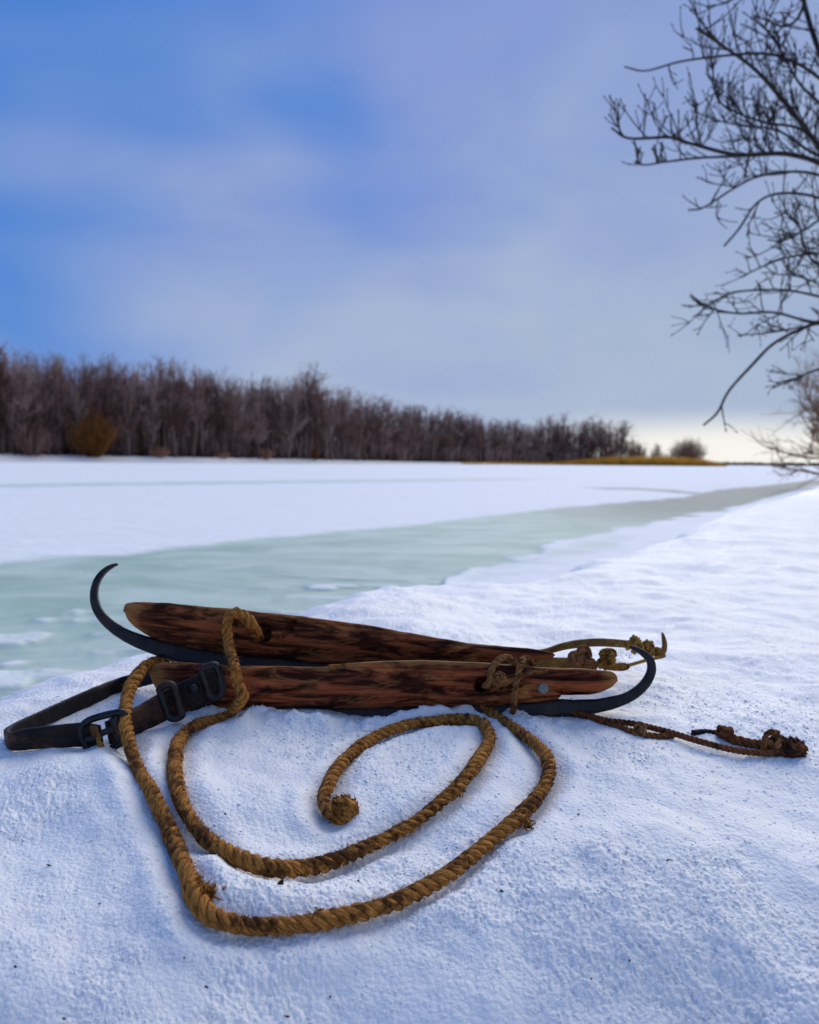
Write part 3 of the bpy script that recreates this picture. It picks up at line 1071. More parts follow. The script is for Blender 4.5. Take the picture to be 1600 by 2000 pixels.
b.tube(np.array([q + [0, -.0008, 0], q + [0, -.0020, 0]]), [0.0013, 0.0011], 10)
b.build('rivet', M_IRON, strap)

# ---- cord tied through the front skate
fa = DA - HWA
cord('tie_cord', pp([(946, 1340), (956, 1334), (958, 1318), (964, 1300), (978, 1287), (992, 1284), (1003, 1291), (1010, 1300)],
                    [fa + .006, fa - .003, fa - .003, fa - .0015, fa + .002, fa + .006, fa + .010, fa + .016]), 0.0021, M_CORD, skate_a, seed=5)
cord('knot', knot_points(pp([(971, 1329)], fa - 0.003)[0], 0.0045, 4, (1, .6, 1)), 0.0019, M_CORD, skate_a, seed=6)
cord('tie_cord', pp([(1040, 1300), (1034, 1289), (1026, 1286), (1018, 1294), (1012, 1320), (1006, 1350), (1003, 1380), (1001, 1396)],
                    [fa + .022, fa + .016, fa + .009, fa + .003, fa - .003, fa - .0035, fa + .002, fa + .006]), 0.0021, M_CORD, skate_a, seed=7)

# ---- straps and knots at the rear skate's heel
dh = DB + 0.012
lo_, up_ = edge([(1000, 1308), (1040, 1307), (1080, 1308), (1125, 1311)], [(1010, 1284), (1045, 1283), (1085, 1284), (1128, 1285)], depths=[dh - .012, dh - .010, dh - .008, dh - .006])
ribbon('heel_strap', lo_, up_, 0.003, M_TAN, skate_b, seed=21)
lo_, up_ = edge([(1000, 1282), (1060, 1279), (1110, 1268), (1160, 1263), (1200, 1264), (1235, 1267), (1270, 1274), (1292, 1282), (1302, 1270), (1302, 1252), (1297, 1237)],
                [(1000, 1270), (1058, 1268), (1105, 1254), (1155, 1247), (1200, 1248), (1235, 1252), (1268, 1259), (1288, 1268), (1294, 1262), (1293, 1250), (1292, 1236)],
                depths=[dh + .004, dh + .006, dh + .012, dh + .016, dh + .018, dh + .020, dh + .020, dh + .020, dh + .020, dh + .020, dh + .019])
ribbon('ankle_strap', lo_, up_, 0.003, M_TAN, skate_b, seed=22)
# whipping of cord round the end of the ankle strap
cc = pp([(1226, 1256), (1240, 1259), (1256, 1263), (1272, 1268), (1288, 1276)], dh + 0.0195)
cp, cs = spline(cc, 0.0006)
tt_, aa_, bb_ = frames(cp)
ph = cs / cs[-1] * 2 * math.pi * 5.5
rw = np.interp(cs / cs[-1], [0, .15, .5, .8, 1], [.0046, .0056, .0052, .0045, .0030])
cord('whipping', (cp + rw[:, None] * (np.cos(ph)[:, None] * aa_ + np.sin(ph)[:, None] * bb_))[::3], 0.0021, M_CORD_GOLD, skate_b, seed=31, rough=0.1)
cord('tie_cord', pp([(1292, 1276), (1298, 1281), (1288, 1284), (1262, 1290), (1230, 1299), (1205, 1304), (1180, 1306)], [dh + .018, dh + .014, dh + .012, dh + .006, dh, dh - .004, dh - .006]),
     0.0013, M_CORD_GOLD, skate_b, seed=32)
cord('knot', knot_points(pp([(1136, 1285)], dh - .007)[0], 0.0062, 7, (1, .8, 1)), 0.0034, M_CORD, skate_b, seed=33)
cord('knot', knot_points(pp([(1152, 1297)], dh - .008)[0], 0.0045, 9, (.8, .8, 1.1)), 0.0028, M_CORD, skate_b, seed=34)
cord('knot', knot_points(pp([(1186, 1288)], dh - .007)[0], 0.0062, 12, (1, .8, 1.05)), 0.0024, M_CORD_GOLD, skate_b, seed=35)
cord('tie_cord', pp([(1180, 1296), (1196, 1300), (1215, 1297), (1228, 1301), (1220, 1307), (1196, 1307), (1178, 1303)], dh - .008), 0.0012, M_CORD_GOLD, skate_b, seed=36)
cord('tie_cord', pp([(1172, 1280), (1176, 1272), (1188, 1269), (1200, 1272), (1202, 1282)], dh - .009), 0.0013, M_CORD_GOLD, skate_b, seed=37)
fibres(spline(pp([(1168, 1290), (1206, 1286), (1226, 1300)], dh - .008), 0.001), 0.005, 160, 0.006, 'frayed_fibres', M_CORD_GOLD, skate_b, 5)

# ================================================================== the thick rope
fb = DB - HWB
hole = pp([(505, 1246), (500, 1236), (492, 1220), (478, 1204), (460, 1197), (446, 1206), (443, 1230), (448, 1262), (456, 1300), (464, 1335), (473, 1364)],
          [fb + .012, fb + .001, fb - .006, fb - .007, fb - .007, fb - .0075, fb - .008, fb - .013, fa - .007, fa - .009, fa - .011])
behind = pp([(512, 1250), (470, 1282), (400, 1286), (345, 1284), (305, 1293), (274, 1312), (255, 1342), (246, 1376), (243, 1410)],
            [DB + .026, DB + .034, DB + .030, DB + .012, DB - .006, DA - .012, DA - .030, DA - .048, .4965])
rope = empty('rope', tuple(R1[6]), 'thick frayed golden brown rope threaded through a skate and coiled on snow', 'rope')
path1 = spline(np.vstack([hole, R1[1:]]), 0.0009)
path2 = spline(np.vstack([behind, R2[1:]]), 0.0009)
for nm, path, sd_ in (('a', path1, 50), ('b', path2, 60)):
    s = path[1]
    jig = path[0] + 0.0007 * np.stack([fbm(s * 60, s * 0 + k, sd_ + k, 2) for k in range(3)], 1)
    rm = 1 + 0.24 * fbm(s * 38, s * 0, sd_ + 5, 3)
    if nm == 'b':        # a worn bulge where the outer bight turns
        bulge = np.linalg.norm(jig - R2[5], axis=1); rm = rm + 0.10 * np.exp(-(bulge / 0.018) ** 2)
    for q, rs in strand_curves((jig, s), ROPE_R, 3, ROPE_R * 4.5, 0.12, sd_, rm):
        bg_ = Bag()
        sl = np.arange(len(s))[:, None]; tht = np.linspace(0, 2 * math.pi, 14, endpoint=False)[None]
        yarn = 1 + 0.10 * np.cos(5 * tht - s[:, None] * 1300) + 0.16 * vn(s[:, None] * 700 + 0 * tht, tht * 2 + 0 * sl, sd_ + 7)
        bg_.tube(q, rs, 14, yarn)
        bg_.build('strand', M_ROPE, rope)
    fibres((jig, s), ROPE_R * 1.02, 3200, 0.0034, 'loose_fibres', M_ROPE, rope, sd_ + 9, 0.00014)


def fray_ball(c, r, name, m, parent, seed, count=420, squash=(1, 1, 1)):
    rr = np.random.default_rng(seed)
    nu, nv = 28, 18
    u_ = np.linspace(0, 2 * math.pi, nu, endpoint=False); v_ = np.linspace(0.05, math.pi - 0.05, nv)
    U_, W_ = np.meshgrid(u_, v_)
    D = np.stack([np.cos(U_) * np.sin(W_), np.sin(U_) * np.sin(W_), np.cos(W_)], -1)
    R_ = r * (0.92 + 0.30 * vn(D[..., 0] * 3 + D[..., 2] * 2 + 9, D[..., 1] * 3 + 5, seed) + 0.25 * vn(D[..., 0] * 8 + 9 + D[..., 2] * 6, D[..., 1] * 8, seed + 1))
    V = c + D * R_[..., None] * np.array(squash)
    i = np.arange(nv - 1)[:, None] * nu; j = np.arange(nu)[None]; k = (j + 1) % nu
    Q = np.stack([i + j, i + nu + j, i + nu + k, i + k], -1).reshape(-1, 4)
    Vf = np.vstack([V.reshape(-1, 3), V[0].mean(0), V[-1].mean(0)]); n = nu * nv; jj = np.arange(nu)
    T = np.vstack([np.stack([np.full(nu, n), jj, (jj + 1) % nu], 1), np.stack([np.full(nu, n + 1), n - nu + (jj + 1) % nu, n - nu + jj], 1)])
    uvb = np.stack([Vf[:, 0] + Vf[:, 2], Vf[:, 1] - Vf[:, 2]], 1)
    o = mesh_np(name, Vf, T, Q, m, True, uvb, parent=parent)
    # tufts of yarn standing out of the end
    b = Bag()
    for _ in range(count):
        d = rr.normal(size=3); d /= np.linalg.norm(d)
        side = np.cross(d, rr.normal(size=3)); side /= np.linalg.norm(side)
        a = c + d * r * 0.75 * np.array(squash)
        d2 = d + side * rr.uniform(-1, 1)
        L = r * rr.uniform(0.18, 0.42)
        b.tube(np.array([a, a + d2 * L * 0.6, a + d2 * L + side * L * rr.uniform(-.5, .5)]), [0.0005, 0.00042, 0.00012], 3)
    t_ = b.build('frayed_yarn', m, o)
    t_['kind'] = 'stuff'
    return o


kc = hit([670], [1592], 0.0)[0]
kc = P(np.array([670.]), np.array([1587.]), np.array([kc[1] + 0.004]))[0]
fray_ball(kc, 0.0084, 'rope_end_knot', M_ROPE, rope, 5)
fray_ball(R2[-1] + np.array([0, 0, 0.0015]), 0.0060, 'frayed_end', M_ROPE, rope, 6, 160)
for (tx, ty, n_, s_) in ((404, 1735, 150, 0.0045), (386, 1725, 90, .004), (625, 1778, 60, .0035), (892, 1532, 80, .004), (690, 1655, 50, .0035), (1030, 1600, 50, .003)):
    cxy = hit([tx], [ty], ROPE_R * 1.3)[0]
    rr = np.random.default_rng(tx)
    bt = Bag()
    for _ in range(n_):
        a = cxy - [0, 0, .0025] + rr.normal(size=3) * s_ * 0.42
        d = rr.normal(size=3) * s_ * 0.34
        bt.tube(np.array([a, a + d * .6, a + d + rr.normal(size=3) * s_ * .25]), [.0005, .0004, .0001], 3)
    t_ = bt.build('frayed_tuft', M_ROPE, rope)
    t_['kind'] = 'stuff'

# ================================================================== thin cord lying to the right
thin = empty('thin_cord', tuple(hit([1300], [1436], 0)[0]), 'thin reddish doubled cord with frayed knotted end beside the curled blade', 'cord')
l = 0.0020
cord('cord', on_snow([(1120, 1391), (1150, 1398), (1190, 1408), (1240, 1414), (1300, 1428), (1360, 1446), (1420, 1462), (1470, 1470), (1520, 1471), (1545, 1468)], l + .002), 0.0019,
     M_CORD_RED, thin, seed=41)
cord('cord', on_snow([(1118, 1393), (1160, 1406), (1200, 1417), (1232, 1428), (1262, 1436), (1290, 1439), (1316, 1436)], l), 0.0021, M_CORD_RED, thin, seed=42)
cord('cord', on_snow([(1352, 1432), (1376, 1430), (1400, 1432), (1415, 1434)], l), 0.0019, M_LEATHER, thin, seed=43)
cord('cord', on_snow([(1408, 1430), (1430, 1442), (1465, 1452), (1500, 1458), (1530, 1462)], l + .001), 0.0029, M_CORD_RED, thin, seed=44)
cord('knot', knot_points(on_snow([(1250, 1428)], .003)[0], 0.0038, 15), 0.0021, M_CORD, thin, seed=45)
cord('knot', knot_points(on_snow([(1418, 1432)], .005)[0], 0.0040, 16), 0.0023, M_CORD_RED, thin, seed=46)
cord('knot', knot_points(on_snow([(1512, 1455)], .005)[0], 0.0058, 18, (1.3, 1, 1)), 0.0022, M_CORD, thin, seed=47)
cord('cord', np.vstack([on_snow([(1492, 1462)], .004), on_snow([(1495, 1440)], .012), on_snow([(1505, 1430)], .014), on_snow([(1520, 1432)], .010)]), 0.0017, M_CORD, thin, seed=48)
fray_ball(on_snow([(1545, 1463)], .005)[0], 0.0070, 'frayed_end', M_CORD_RED, thin, 9, 420, (1.35, 1, .85))

# ================================================================== loose grains, debris
def build_grains():
    me = SNOW_OBJ.data
    co = np.empty(len(me.vertices) * 3, dtype=np.float32); me.vertices.foreach_get('co', co); co = co.reshape(-1, 3)
    sel = np.nonzero((co[:, 1] > 0.26) & (co[:, 1] < 0.62) & (np.abs(co[:, 0]) < 0.45))[0]
    q = co[RNG.choice(sel, 20000)]
    keep = (sstep(-0.25, 0.3, fbm(q[:, 0] * 16, q[:, 1] * 16, 55, 3)) * 0.8 + 0.2) > RNG.uniform(0, 1, len(q))
    q = q[keep]; n = len(q)
    x, d, z = q[:, 0], q[:, 1], q[:, 2] + 0.0001
    r = RNG.uniform(0.0004, 0.0011, n) * np.clip(d / 0.42, 0.7, 1.3)
    base = np.array([(1, 0, 0), (-1, 0, 0), (0, 1, 0), (0, -1, 0), (0, 0, 1), (0, 0, -1)], float)
    tri = np.array([(0, 2, 4), (2, 1, 4), (1, 3, 4), (3, 0, 4), (2, 0, 5), (1, 2, 5), (3, 1, 5), (0, 3, 5)])
    q = RNG.normal(size=(n, 4)) * [0, 0.16, 0.16, 0.5] + [1, 0.10, 0, 0]; q /= np.linalg.norm(q, axis=1)[:, None]
    w, a, b_, c = q.T
    Rm = np.stack([1 - 2 * (b_ * b_ + c * c), 2 * (a * b_ - c * w), 2 * (a * c + b_ * w), 2 * (a * b_ + c * w), 1 - 2 * (a * a + c * c), 2 * (b_ * c - a * w),
                   2 * (a * c - b_ * w), 2 * (b_ * c + a * w), 1 - 2 * (a * a + b_ * b_)], -1).reshape(n, 3, 3)
    sh = base[None] * RNG.uniform(0.6, 1.2, (n, 6, 1)) * [1, 1, 0.32]
    V = np.einsum('nij,nkj->nki', Rm, sh) * r[:, None, None] + np.stack([x, d, z], 1)[:, None]
    T = (np.arange(n)[:, None, None] * 6 + tri[None]).reshape(-1, 3)
    o = mesh_np('snow_grains', V.reshape(-1, 3), T, None, M_GRAIN, False)
    tag(o, 'loose glassy ice grains lying on the snow surface', 'snow grains', kind='stuff')


build_grains()


def build_specks():
    b = Bag(); rr = np.random.default_rng(77)
    for (x, y) in [(195, 1765), (95, 1690), (360, 1871), (403, 1928), (645, 1947), (30, 1888), (1168, 1740), (1305, 1680), (1155, 1912), (738, 1559), (800, 1546),
                   (1130, 1590), (440, 1590), (1460, 1385), (1260, 1430), (1330, 1325), (980, 1740), (1230, 1876), (560, 1985), (125, 1990), (700, 1720)]:
        c = hit([x], [y], 0.002)[0]
        d = rr.normal(size=3) * [1, 1, .3] * 0.0007
        b.tube(np.array([c - d, c, c + d]), [.0002, .00045, .0002], 5)
    o = b.build('debris_specks', M_DEBRIS)
    tag(o, 'tiny dark specks of plant debris scattered over the snow', 'debris', kind='stuff')
    c = hit([546], [1737], 0.002)[0]
    b = Bag()
    b.tube(hit([552, 565, 580, 590], [1742, 1752, 1764, 1772], .0012), [.0003, .00022, .0002, .0001], 4)
    leaf = c + np.array([(-.0028, -.001, 0), (-.001, .001, .004), (.002, .001, .006), (.0022, -.0005, .001), (.0035, -.001, -.0005), (.0, -.0015, -.0004)])
    leaf = c + (leaf - c) * 0.7
    lf = np.vstack([leaf, leaf + [0.0002, .0004, .0001]])
    Q = [(i, (i + 1) % 6, 6 + (i + 1) % 6, 6 + i) for i in range(6)]
    b.add(lf, Q, [(0, 1, 5), (1, 3, 5), (1, 2, 3), (3, 4, 5), (6, 11, 7), (7, 11, 9), (7, 9, 8), (9, 11, 10)])
    o = b.build('leaf_fragment', M_DEBRIS, None, False)
    tag(o, 'tiny dried leaf fragment with hair-thin stem between the rope bights', 'leaf')


build_specks()


# ================================================================== trees
def tree_bags(h, seed, spread=0.16, levels=3, lean=0.05, up=0.75, nb=26, start=0.25, thick=0.011, twn=6, twl=0.075, sides=(6, 4, 3)):
    """a bare tree standing at the origin: trunk bag and crown bag"""
    rr = np.random.default_rng(seed)
    tr, cr = Bag(), Bag()
    n = 9
    zz = np.linspace(0, 1, n)
    wob = np.cumsum(rr.normal(size=(n, 2)) * 0.012 * h, 0) * zz[:, None]
    p = np.stack([wob[:, 0] + lean * h * zz * rr.normal(), wob[:, 1], zz * h * 0.93], 1)
    r = h * thick * (1 - zz) ** 0.8 + h * 0.0012
    tr.tube(p, r, sides[0])

    def branch(a, d, L, rad_, lev):
        k = 5
        pts = [a]
        dd = d / np.linalg.norm(d)
        for i in range(k):
            dd = dd + rr.normal(size=3) * 0.16 + np.array([0, 0, 0.10 * up])
            dd /= np.linalg.norm(dd)
            pts.append(pts[-1] + dd * L / k)
        pts = np.array(pts)
        cr.tube(pts, np.linspace(rad_, rad_ * 0.35, k + 1), sides[min(lev, len(sides) - 1)])
        if lev >= levels: return
        m = twn if lev == 1 else max(3, twn - 2)
        for _ in range(m):
            t = rr.uniform(0.25, 1.0)
            q = pts[int(t * k)] if t < 1 else pts[-1]
            e = dd + rr.normal(size=3) * 0.55 + np.array([0, 0, 0.35 * up])
            branch(q, e, L * rr.uniform(0.35, 0.6), rad_ * 0.5, lev + 1)

    for _ in range(nb):
        t = rr.uniform(start, 0.97)
        a = np.array([np.interp(t, zz, p[:, k]) for k in range(3)])
        th = rr.uniform(0, 2 * math.pi)
        d = np.array([math.cos(th), math.sin(th), up * rr.uniform(0.7, 1.7)])
        L = h * spread * (1.25 - 0.75 * t) * rr.uniform(0.7, 1.35)
        branch(a, d, L, h * thick * 0.50 * (1.2 - t), 1)
    return tr, cr


def bag_mesh(b, name, m):
    o = b.build(name, m)
    me = o.data
    bpy.data.objects.remove(o)
    return me


protos = []
for i in range(8):
    tr, cr = tree_bags(1.0, 300 + i, spread=[.17, .15, .2, .16, .19, .14, .18, .21][i], nb=[26, 30, 24, 28, 24, 32, 28, 26][i],
                       start=[.3, .2, .35, .25, .3, .15, .28, .22][i], up=[.9, 1.1, .7, 1.2, .8, 1.3, 1.0, .8][i], thick=0.010)
    protos.append((bag_mesh(tr, 'trunk', M_WOODS), bag_mesh(cr, 'crown', M_TWIG)))

TOPX = [-500, 0, 60, 110, 200, 250, 330, 400, 440, 480, 540, 600, 640, 700, 760, 800, 860, 920, 980, 1040, 1100, 1160, 1205, 1250]
TOPY = [640, 682, 700, 696, 700, 712, 712, 722, 735, 752, 745, 728, 745, 772, 780, 792, 797, 808, 822, 830, 820, 824, 828, 858]


def place_tree(px, back, hmul, proto, label, group, name='bare_tree', wide=1.0):
    d = float(shore(px)) + back
    base = P(np.array([px]), np.array([float(BASE_Y(px))]), np.array([float(shore(px))]))[0]
    x = base[0] * d / base[1]
    hpx = float(BASE_Y(px)) - np.interp(px, TOPX, TOPY)
    h = hpx / F * shore(px) * hmul * (1.10 + 0.10 * float(sstep(850, 1100, px)))
    e = bpy.data.objects.new(name, None)
    e.location = (x, d, base[2] - 0.15); e.scale = (h * wide, h * wide, h)
    e.rotation_euler = (0, 0, random.uniform(0, 6.28))
    COL.objects.link(e)
    tag(e, label, 'tree', group)
    for me, nm in zip(protos[proto], ('trunk', 'crown')):
        o = bpy.data.objects.new(nm, me); COL.objects.link(o); o.parent = e
    return e


for row, (back, cnt, hm) in enumerate(((1.5, 96, 0.93), (7, 96, 0.99), (14, 90, 1.04))):
    for i in range(cnt):
        px = -150 + (1212 + 150) * (i + random.uniform(0.1, 0.9)) / cnt
        place_tree(px, back + random.uniform(-1.5, 3.5), hm * random.uniform(0.80, 1.06) * (1 + 0.13 * float(fbm(np.array([px * 0.018]), np.array([row * 3.0]), 92, 3)[0])), random.randrange(8),
                   'bare brown deciduous tree in the wood across the frozen river', 'bare trees of the far wood', wide=random.uniform(0.9, 1.5) * (1 + 0.7 * max(0, px / 1212)))
for px, hm, pr, lb, wd in ((603, 1.10, 2, 'broad rounded bare tree rising above the level treetops of the far wood', 1.5),
                           (494, 1.13, 5, 'single thin treetop poking above the dip in the far wood', 0.6),
                           (8, 1.10, 3, 'tallest bare tree of the far wood, opposite the upturned blade tip', 1.0)):
    place_tree(px, 2.0, hm, pr, lb, None, wide=wd)
for i, px in enumerate((1222, 1236, 1248)):
    place_tree(px, 2, [1.05, .9, .7][i], i, 'bare tree at the thinning end of the far wood above yellow reeds', 'end trees of the far wood', wide=1.3)


def build_wood_mass():
    lowp = [tree_bags(1.0, 400 + i, spread=.2, nb=20, levels=2, twn=7, thick=.010, sides=(4, 3, 3), start=.06) for i in range(4)]
    b = Bag(); rr = np.random.default_rng(5)
    for i in range(560):
        px = rr.uniform(-330, 1215)
        back = rr.uniform(4, 60)
        d = float(shore(px)) + back
        base = P(np.array([px]), np.array([float(BASE_Y(px))]), np.array([float(shore(px))]))[0]
        h = (float(BASE_Y(px)) - np.interp(px, TOPX, TOPY)) / F * shore(px) * rr.uniform(0.9, 1.12) * d / shore(px) * 1.03
        a = rr.uniform(0, 6.28); ca, sa = math.cos(a), math.sin(a)
        M = np.array([[ca, -sa, 0], [sa, ca, 0], [0, 0, 1]]) * h
        for bag in lowp[i % 4]:
            for V, Q_, T_, in [(np.vstack(bag.V), np.vstack(bag.Q), np.vstack(bag.T))]:
                b.add(V @ M.T + [base[0] * d / base[1], d, base[2] - .2], Q_, T_)
    for i in range(520):                       # brushwood between the trunks
        px = rr.uniform(-330, 1212); d = float(shore(px)) + rr.uniform(4, 40)
        base = P(np.array([px]), np.array([float(BASE_Y(px))]), np.array([float(shore(px))]))[0]
        hb = rr.uniform(2.0, 6.0)
        for _ in range(26):
            a = np.array([base[0] * d / base[1] + rr.normal() * 1.1, d + rr.normal(), base[2] - .2])
            t_ = a + np.array([rr.normal() * .8, rr.normal() * .8, hb * rr.uniform(.5, 1.1)])
            b.tube(np.array([a, (a + t_) / 2 + rr.normal(size=3) * .25, t_]), [.07, .06, .03], 3)
    o = b.build('woodland', M_TWIG)
    tag(o, 'dense mass of bare woodland behind the front trees across the river', 'woodland', kind='stuff')


build_wood_mass()


def bush_bag(h, w, seed, n=90, twigs=6, r=0.012):
    rr = np.random.default_rng(seed); b = Bag()
    for _ in range(n):
        th = rr.uniform(0, 2 * math.pi); f = rr.uniform(0, 1) ** 0.6
        top = np.array([math.cos(th) * w * f, math.sin(th) * w * f, h * (1 - 0.45 * f * f) * rr.uniform(.7, 1.05)])
        a = np.array([math.cos(th) * w * f * .25, math.sin(th) * w * f * .25, 0])
        mid = (a + top) / 2 + np.array([math.cos(th), math.sin(th), 0]) * w * .12
        b.tube(spline([a, mid, top], h / 6)[0], h * r * .6, 3)
        for _ in range(twigs):
            t = rr.uniform(.3, 1); q = a * (1 - t) + top * t
            d = (top - a) / np.linalg.norm(top - a) + rr.normal(size=3) * .6
            b.tube(np.array([q, q + d * h * .09, q + d * h * .17 + rr.normal(size=3) * h * .02]), [h * r * .4, h * r * .3, h * r * .15], 3)
    return b


def place_bush(px, hpx, wpx, m, label, back=-1.5, seed=1, d=None, basey=None, cat='bush', n=90):
    d = d or float(shore(px)) + back
    by = basey or float(BASE_Y(px))
    base = P(np.array([float(px)]), np.array([by + 1.0]), np.array([d]))[0]
    h = hpx / F * d; w = wpx / 2 / F * d
    e = empty('bush', tuple(base - [0, 0, .1]), label, cat)
    o = bush_bag(h, w, seed, n).build('stems', m)
    o.parent = e
    return e


place_bush(185, 82, 100, M_BUSH, 'largest golden brown willow bush at the foot of the far wood', seed=3, n=150)
place_bush(65, 62, 90, M_TWIG, 'dull brown bush left of the golden willow bush, under the tallest tree', seed=4)
place_bush(312, 24, 46, M_RUST, 'low russet bush next to the golden willow bush', seed=5)
place_bush(520, 22, 34, M_RUST, 'small orange-red bush under the broad rounded tree of the far wood', seed=6)
place_bush(438, 14, 36, M_RUST, 'low dull red bush below the dip in the far treetops', seed=7)
place_bush(615, 26, 16, M_BUSH, 'narrow ochre bush at the water line below the rounded tree', seed=8)
place_bush(1343, 50, 74, M_BUSH, 'rounded olive brown tree clump standing alone on the yellow reed point', d=290, basey=907, seed=9, n=190)
place_bush(1282, 40, 26, M_WOODS, 'thin dark bush between the wood end and the rounded clump on the point', d=300, basey=906, seed=10, n=40)
place_bush(1305, 26, 44, M_WOODS, 'low scrubby bush beside the rounded clump on the point', d=296, basey=906, seed=12, n=60)


place_bush(1240, 44, 50, M_BUSH, 'brown brush joining the end of the far wood to the reed point', d=286, basey=906, seed=14, n=110)


def build_reeds():
    rr = np.random.default_rng(31)
    px = np.concatenate([rr.uniform(1090, 1420, 9000), rr.uniform(900, 1100, 1500)])
    d = np.interp(px, [900, 1050, 1200, 1420], [210, 252, 262, 275]) + rr.uniform(-2, 5, len(px))
    b0 = P(px, np.full(len(px), 909.0), d)
    h = np.interp(px, [900, 1100, 1180, 1300, 1380, 1420], [.7, 1.2, 2.6, 3.2, 2.2, .6]) * rr.uniform(.5, 1.15, len(px))
    w = 0.06
    z0 = ICE
    V = np.stack([np.stack([b0[:, 0] - w, d, np.full(len(px), z0)], 1), np.stack([b0[:, 0] + w, d, np.full(len(px), z0)], 1),
                  np.stack([b0[:, 0] + rr.normal(size=len(px)) * .15, d + .1, z0 + h], 1)], 1).reshape(-1, 3)
    T = np.arange(len(px) * 3).reshape(-1, 3)
    o = mesh_np('reed_bed', V, T, None, M_REED, False)
    tag(o, 'strip of golden dry reeds along the low point across the river', 'reeds', kind='stuff')


build_reeds()


def build_far_line():
    rr = np.random.default_rng(8); b = Bag()
    px = np.linspace(1380, 2600, 900)
    for x in px:
        d = 720 + rr.uniform(-30, 30)
        q = P(np.array([x]), np.array([905.0]), np.array([d]))[0]
        h = rr.uniform(1.2, 3.2)
        b.tube(np.array([(q[0], d, ICE - .1), (q[0] + rr.normal() * .5, d, ICE + h * .6), (q[0] + rr.normal(), d, ICE + h)]), [1.4, 1.2, .3], 4)
    o = b.build('distant_shore_scrub', M_WOODS)
    tag(o, 'thin dark line of scrub on the most distant shore', 'scrub', kind='stuff')


build_far_line()

# ---- tree leaning over the bank on the right
TD = 5.2
tb = (P(np.array([1960.]), np.array([1080.]), np.array([TD]))[0])
tb[2] = ground(tb[0:1], tb[1:2])[0] - 0.05
bank_tree = empty('bank_tree', tuple(tb), 'dark bare tree overhanging the snowy bank, long drooping twigs against the sky', 'tree')


def cp_(lst, d0, d1):
    a = np.array(lst, float)
    return P(a[:, 0], a[:, 1], np.linspace(d0, d1, len(a)))


tk = np.vstack([tb, cp_([(1930, 800), (1905, 480), (1880, 150), (1850, -200), (1840, -520)], TD, TD + .2)])
b = Bag(); q, s = spline(tk, 0.06); b.tube(q, np.interp(s, [0, .3, s[-1]], [.20, .15, .05]) * (1 + .08 * fbm(s * 6, s * 0, 5, 3)), 14)
b.build('trunk', M_BARK, bank_tree)
PXM = TD / F
limbs = [
    ([(1900, 560), (1760, 430), (1660, 345), (1600, 285), (1545, 215), (1480, 140), (1420, 95), (1360, 55)], 10, 2.2, 44, 0.30, 0.75),
    ([(1880, 520), (1760, 360), (1650, 220), (1612, 130), (1590, 70), (1570, 0), (1560, -70)], 9, 5, 26, 0.30, 0.4),
    ([(1760, 330), (1660, 190), (1605, 155), (1560, 125), (1500, 105), (1420, 108), (1330, 120), (1262, 138), (1220, 130)], 5, 1.6, 9, 0.16, 0.25),
    ([(1905, 560), (1780, 430), (1680, 365), (1600, 318), (1530, 300), (1440, 302), (1350, 280), (1310, 268), (1230, 270), (1195, 250)], 9, 2.0, 46, 0.22, 1.0),
    ([(1470, 300), (1440, 305), (1370, 308), (1300, 316), (1260, 322), (1240, 316)], 3.4, 1.6, 18, 0.12, 1.0),
    ([(1905, 600), (1790, 470), (1690, 385), (1610, 345), (1550, 335), (1480, 345), (1430, 370), (1375, 405), (1345, 410)], 6, 1.8, 22, 0.26, 0.6),
    ([(1910, 640), (1790, 500), (1690, 425), (1610, 390), (1560, 378), (1510, 380), (1475, 400), (1445, 445), (1415, 480)], 5, 2.0, 7, 0.18, 0.2),
    ([(1900, 760), (1760, 650), (1650, 595), (1560, 570), (1500, 566), (1430, 572), (1385, 596), (1360, 617)], 5, 2.0, 18, 0.24, 0.4),
    ([(1900, 800), (1760, 690), (1640, 640), (1570, 625), (1510, 610), (1440, 612), (1385, 600), (1350, 577)], 5, 2.0, 14, 0.24, 0.3),
    ([(1915, 760), (1790, 640), (1700, 615), (1620, 622), (1560, 645), (1510, 672), (1470, 712), (1425, 762), (1402, 805), (1375, 830)], 6, 2.0, 7, 0.16, -0.1),
    ([(1760, 640), (1650, 628), (1570, 638), (1500, 650), (1440, 655)], 4, 1.6, 10, 0.18, 0.3),
    ([(1800, 760), (1680, 705), (1610, 718), (1560, 736), (1510, 758)], 4, 1.6, 8, 0.16, 0.1),
    ([(1790, 560), (1680, 505), (1600, 495), (1530, 505), (1480, 525), (1450, 540)], 4.5, 1.8, 18, 0.22, 0.4),
    ([(1800, 500), (1700, 450), (1620, 425), (1570, 450), (1530, 470), (1500, 468)], 4.5, 1.8, 20, 0.24, 0.4),
    ([(1560, -40), (1500, -30), (1450, -15), (1420, 5), (1380, 12)], 3.5, 1.5, 8, 0.14, 0.3),
    ([(1570, 10), (1555, 40), (1530, 52), (1500, 40), (1470, 30)], 3.5, 1.5, 9, 0.14, 0.6),
    ([(1600, 285), (1560, 250), (1500, 240), (1440, 220), (1400, 190), (1392, 120)], 3.8, 1.5, 26, 0.22, 0.9),
    ([(1660, 330), (1590, 300), (1520, 255), (1450, 245), (1390, 232), (1354, 215)], 3.8, 1.5, 34, 0.2, 0.9),
    ([(1640, 230), (1600, 200), (1560, 160), (1520, 90), (1500, 60), (1490, 50)], 3.8, 1.5, 26, 0.2, 0.8),
    ([(1780, 700), (1680, 600), (1610, 560), (1560, 540), (1510, 535)], 4, 1.6, 18, 0.22, 0.3),
    ([(1720, 560), (1640, 540), (1580, 500), (1560, 440), (1530, 410)], 4, 1.6, 22, 0.22, 0.5),
]
rr = np.random.default_rng(23)
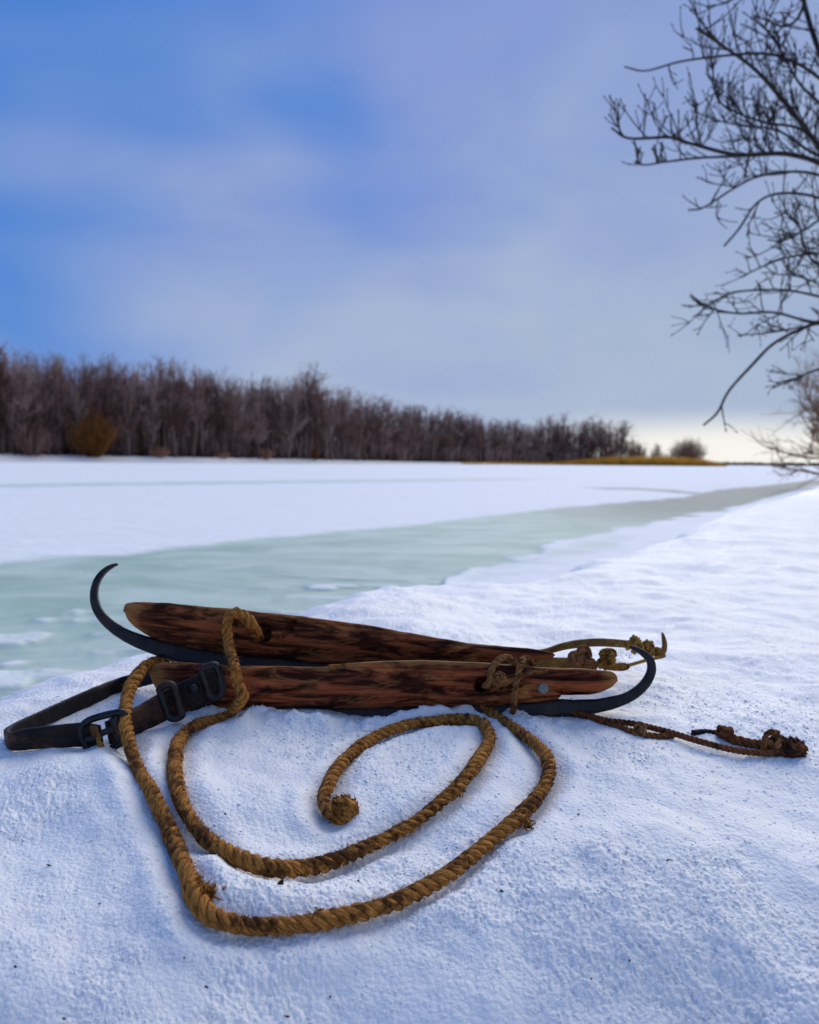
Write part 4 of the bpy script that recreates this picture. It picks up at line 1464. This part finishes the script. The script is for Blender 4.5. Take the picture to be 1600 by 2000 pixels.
for li, (pts, r0, r1, nt_, tl, upw) in enumerate(limbs):
    dd0 = TD if pts[0][0] > 1700 else TD - 0.1
    dd1 = TD + [-.9, .3, -.6, -1.0, -.9, -.3, -.7, .2, -.5, -1.1, .3, -.2, .4, -.4, -.2, .1, .3, -.3, -.5, .6, .5][li]
    q, s = spline(cp_(pts, dd0, dd1), 0.03)
    b = Bag()
    b.tube(q, np.linspace(r0, r1, len(q)) * PXM * 0.82 * (1 + .12 * fbm(s * 14, s * 0, li, 2)), 7)
    lb_ = b.build('limb', M_BARK, bank_tree)
    tw = Bag()
    t = np.gradient(q, axis=0); t /= np.linalg.norm(t, axis=1)[:, None]
    vis0 = int(len(q) * 0.35)

    def twig(a, d, L, r, lev):
        d = d / np.linalg.norm(d)
        pts_ = [a]
        for _ in range(4):
            d = d + rr.normal(size=3) * 0.13 + np.array([0, 0, 0.16 * upw]); d /= np.linalg.norm(d)
            pts_.append(pts_[-1] + d * L / 4)
        pts_ = np.array(pts_)
        tw.tube(pts_, np.linspace(r, r * .55, 5), 5)
        # bud at the tip
        tw.tube(np.array([pts_[-1], pts_[-1] + d * .008, pts_[-1] + d * .018]), [r * .6, r * 1.2, r * .2], 5)
        if lev < 2:
            for _ in range(3 if L > .12 else 1):
                k = rr.integers(1, 5)
                twig(pts_[k], d + rr.normal(size=3) * .6, L * rr.uniform(.3, .55), r * .75, lev + 1)
    for _ in range(int(nt_ * 0.98)):
        k = int(rr.integers(vis0, len(q) - 1))
        d = t[k] * rr.uniform(.2, 1.0) + rr.normal(size=3) * .55 + np.array([0, 0, upw * rr.uniform(.4, 1.3)])
        twig(q[k], d, tl * rr.uniform(.35, 1.05), 0.0040, 0 if (tl > .17 and k < len(q) * .72) else 1)
    o = tw.build('twigs', M_BARK)
    o['kind'] = 'stuff'
    o.parent = lb_

# ---- further trees along the right bank
def side_tree(px, d, h, seed, label, basey=912, wide=1.0):
    base = P(np.array([float(px)]), np.array([float(basey)]), np.array([d]))[0]
    base[2] = ground(base[0:1], base[1:2])[0] - 0.05
    e = empty('shore_tree', tuple(base), label, 'tree')
    tr, cr = tree_bags(h, seed, spread=.34 * wide, nb=54, levels=3, twn=7, up=.35, start=.06, thick=.024)
    a = tr.build('trunk', M_BUSH); a.parent = e
    c_ = cr.build('crown', M_BUSH); c_.parent = e
    return e


side_tree(1650, 23.0, 3.1, 601, 'small bushy bare tree on the right bank below the overhanging twigs', wide=1.7)
side_tree(1720, 31.0, 4.6, 602, 'bare tree further along the right bank behind the bushy one')
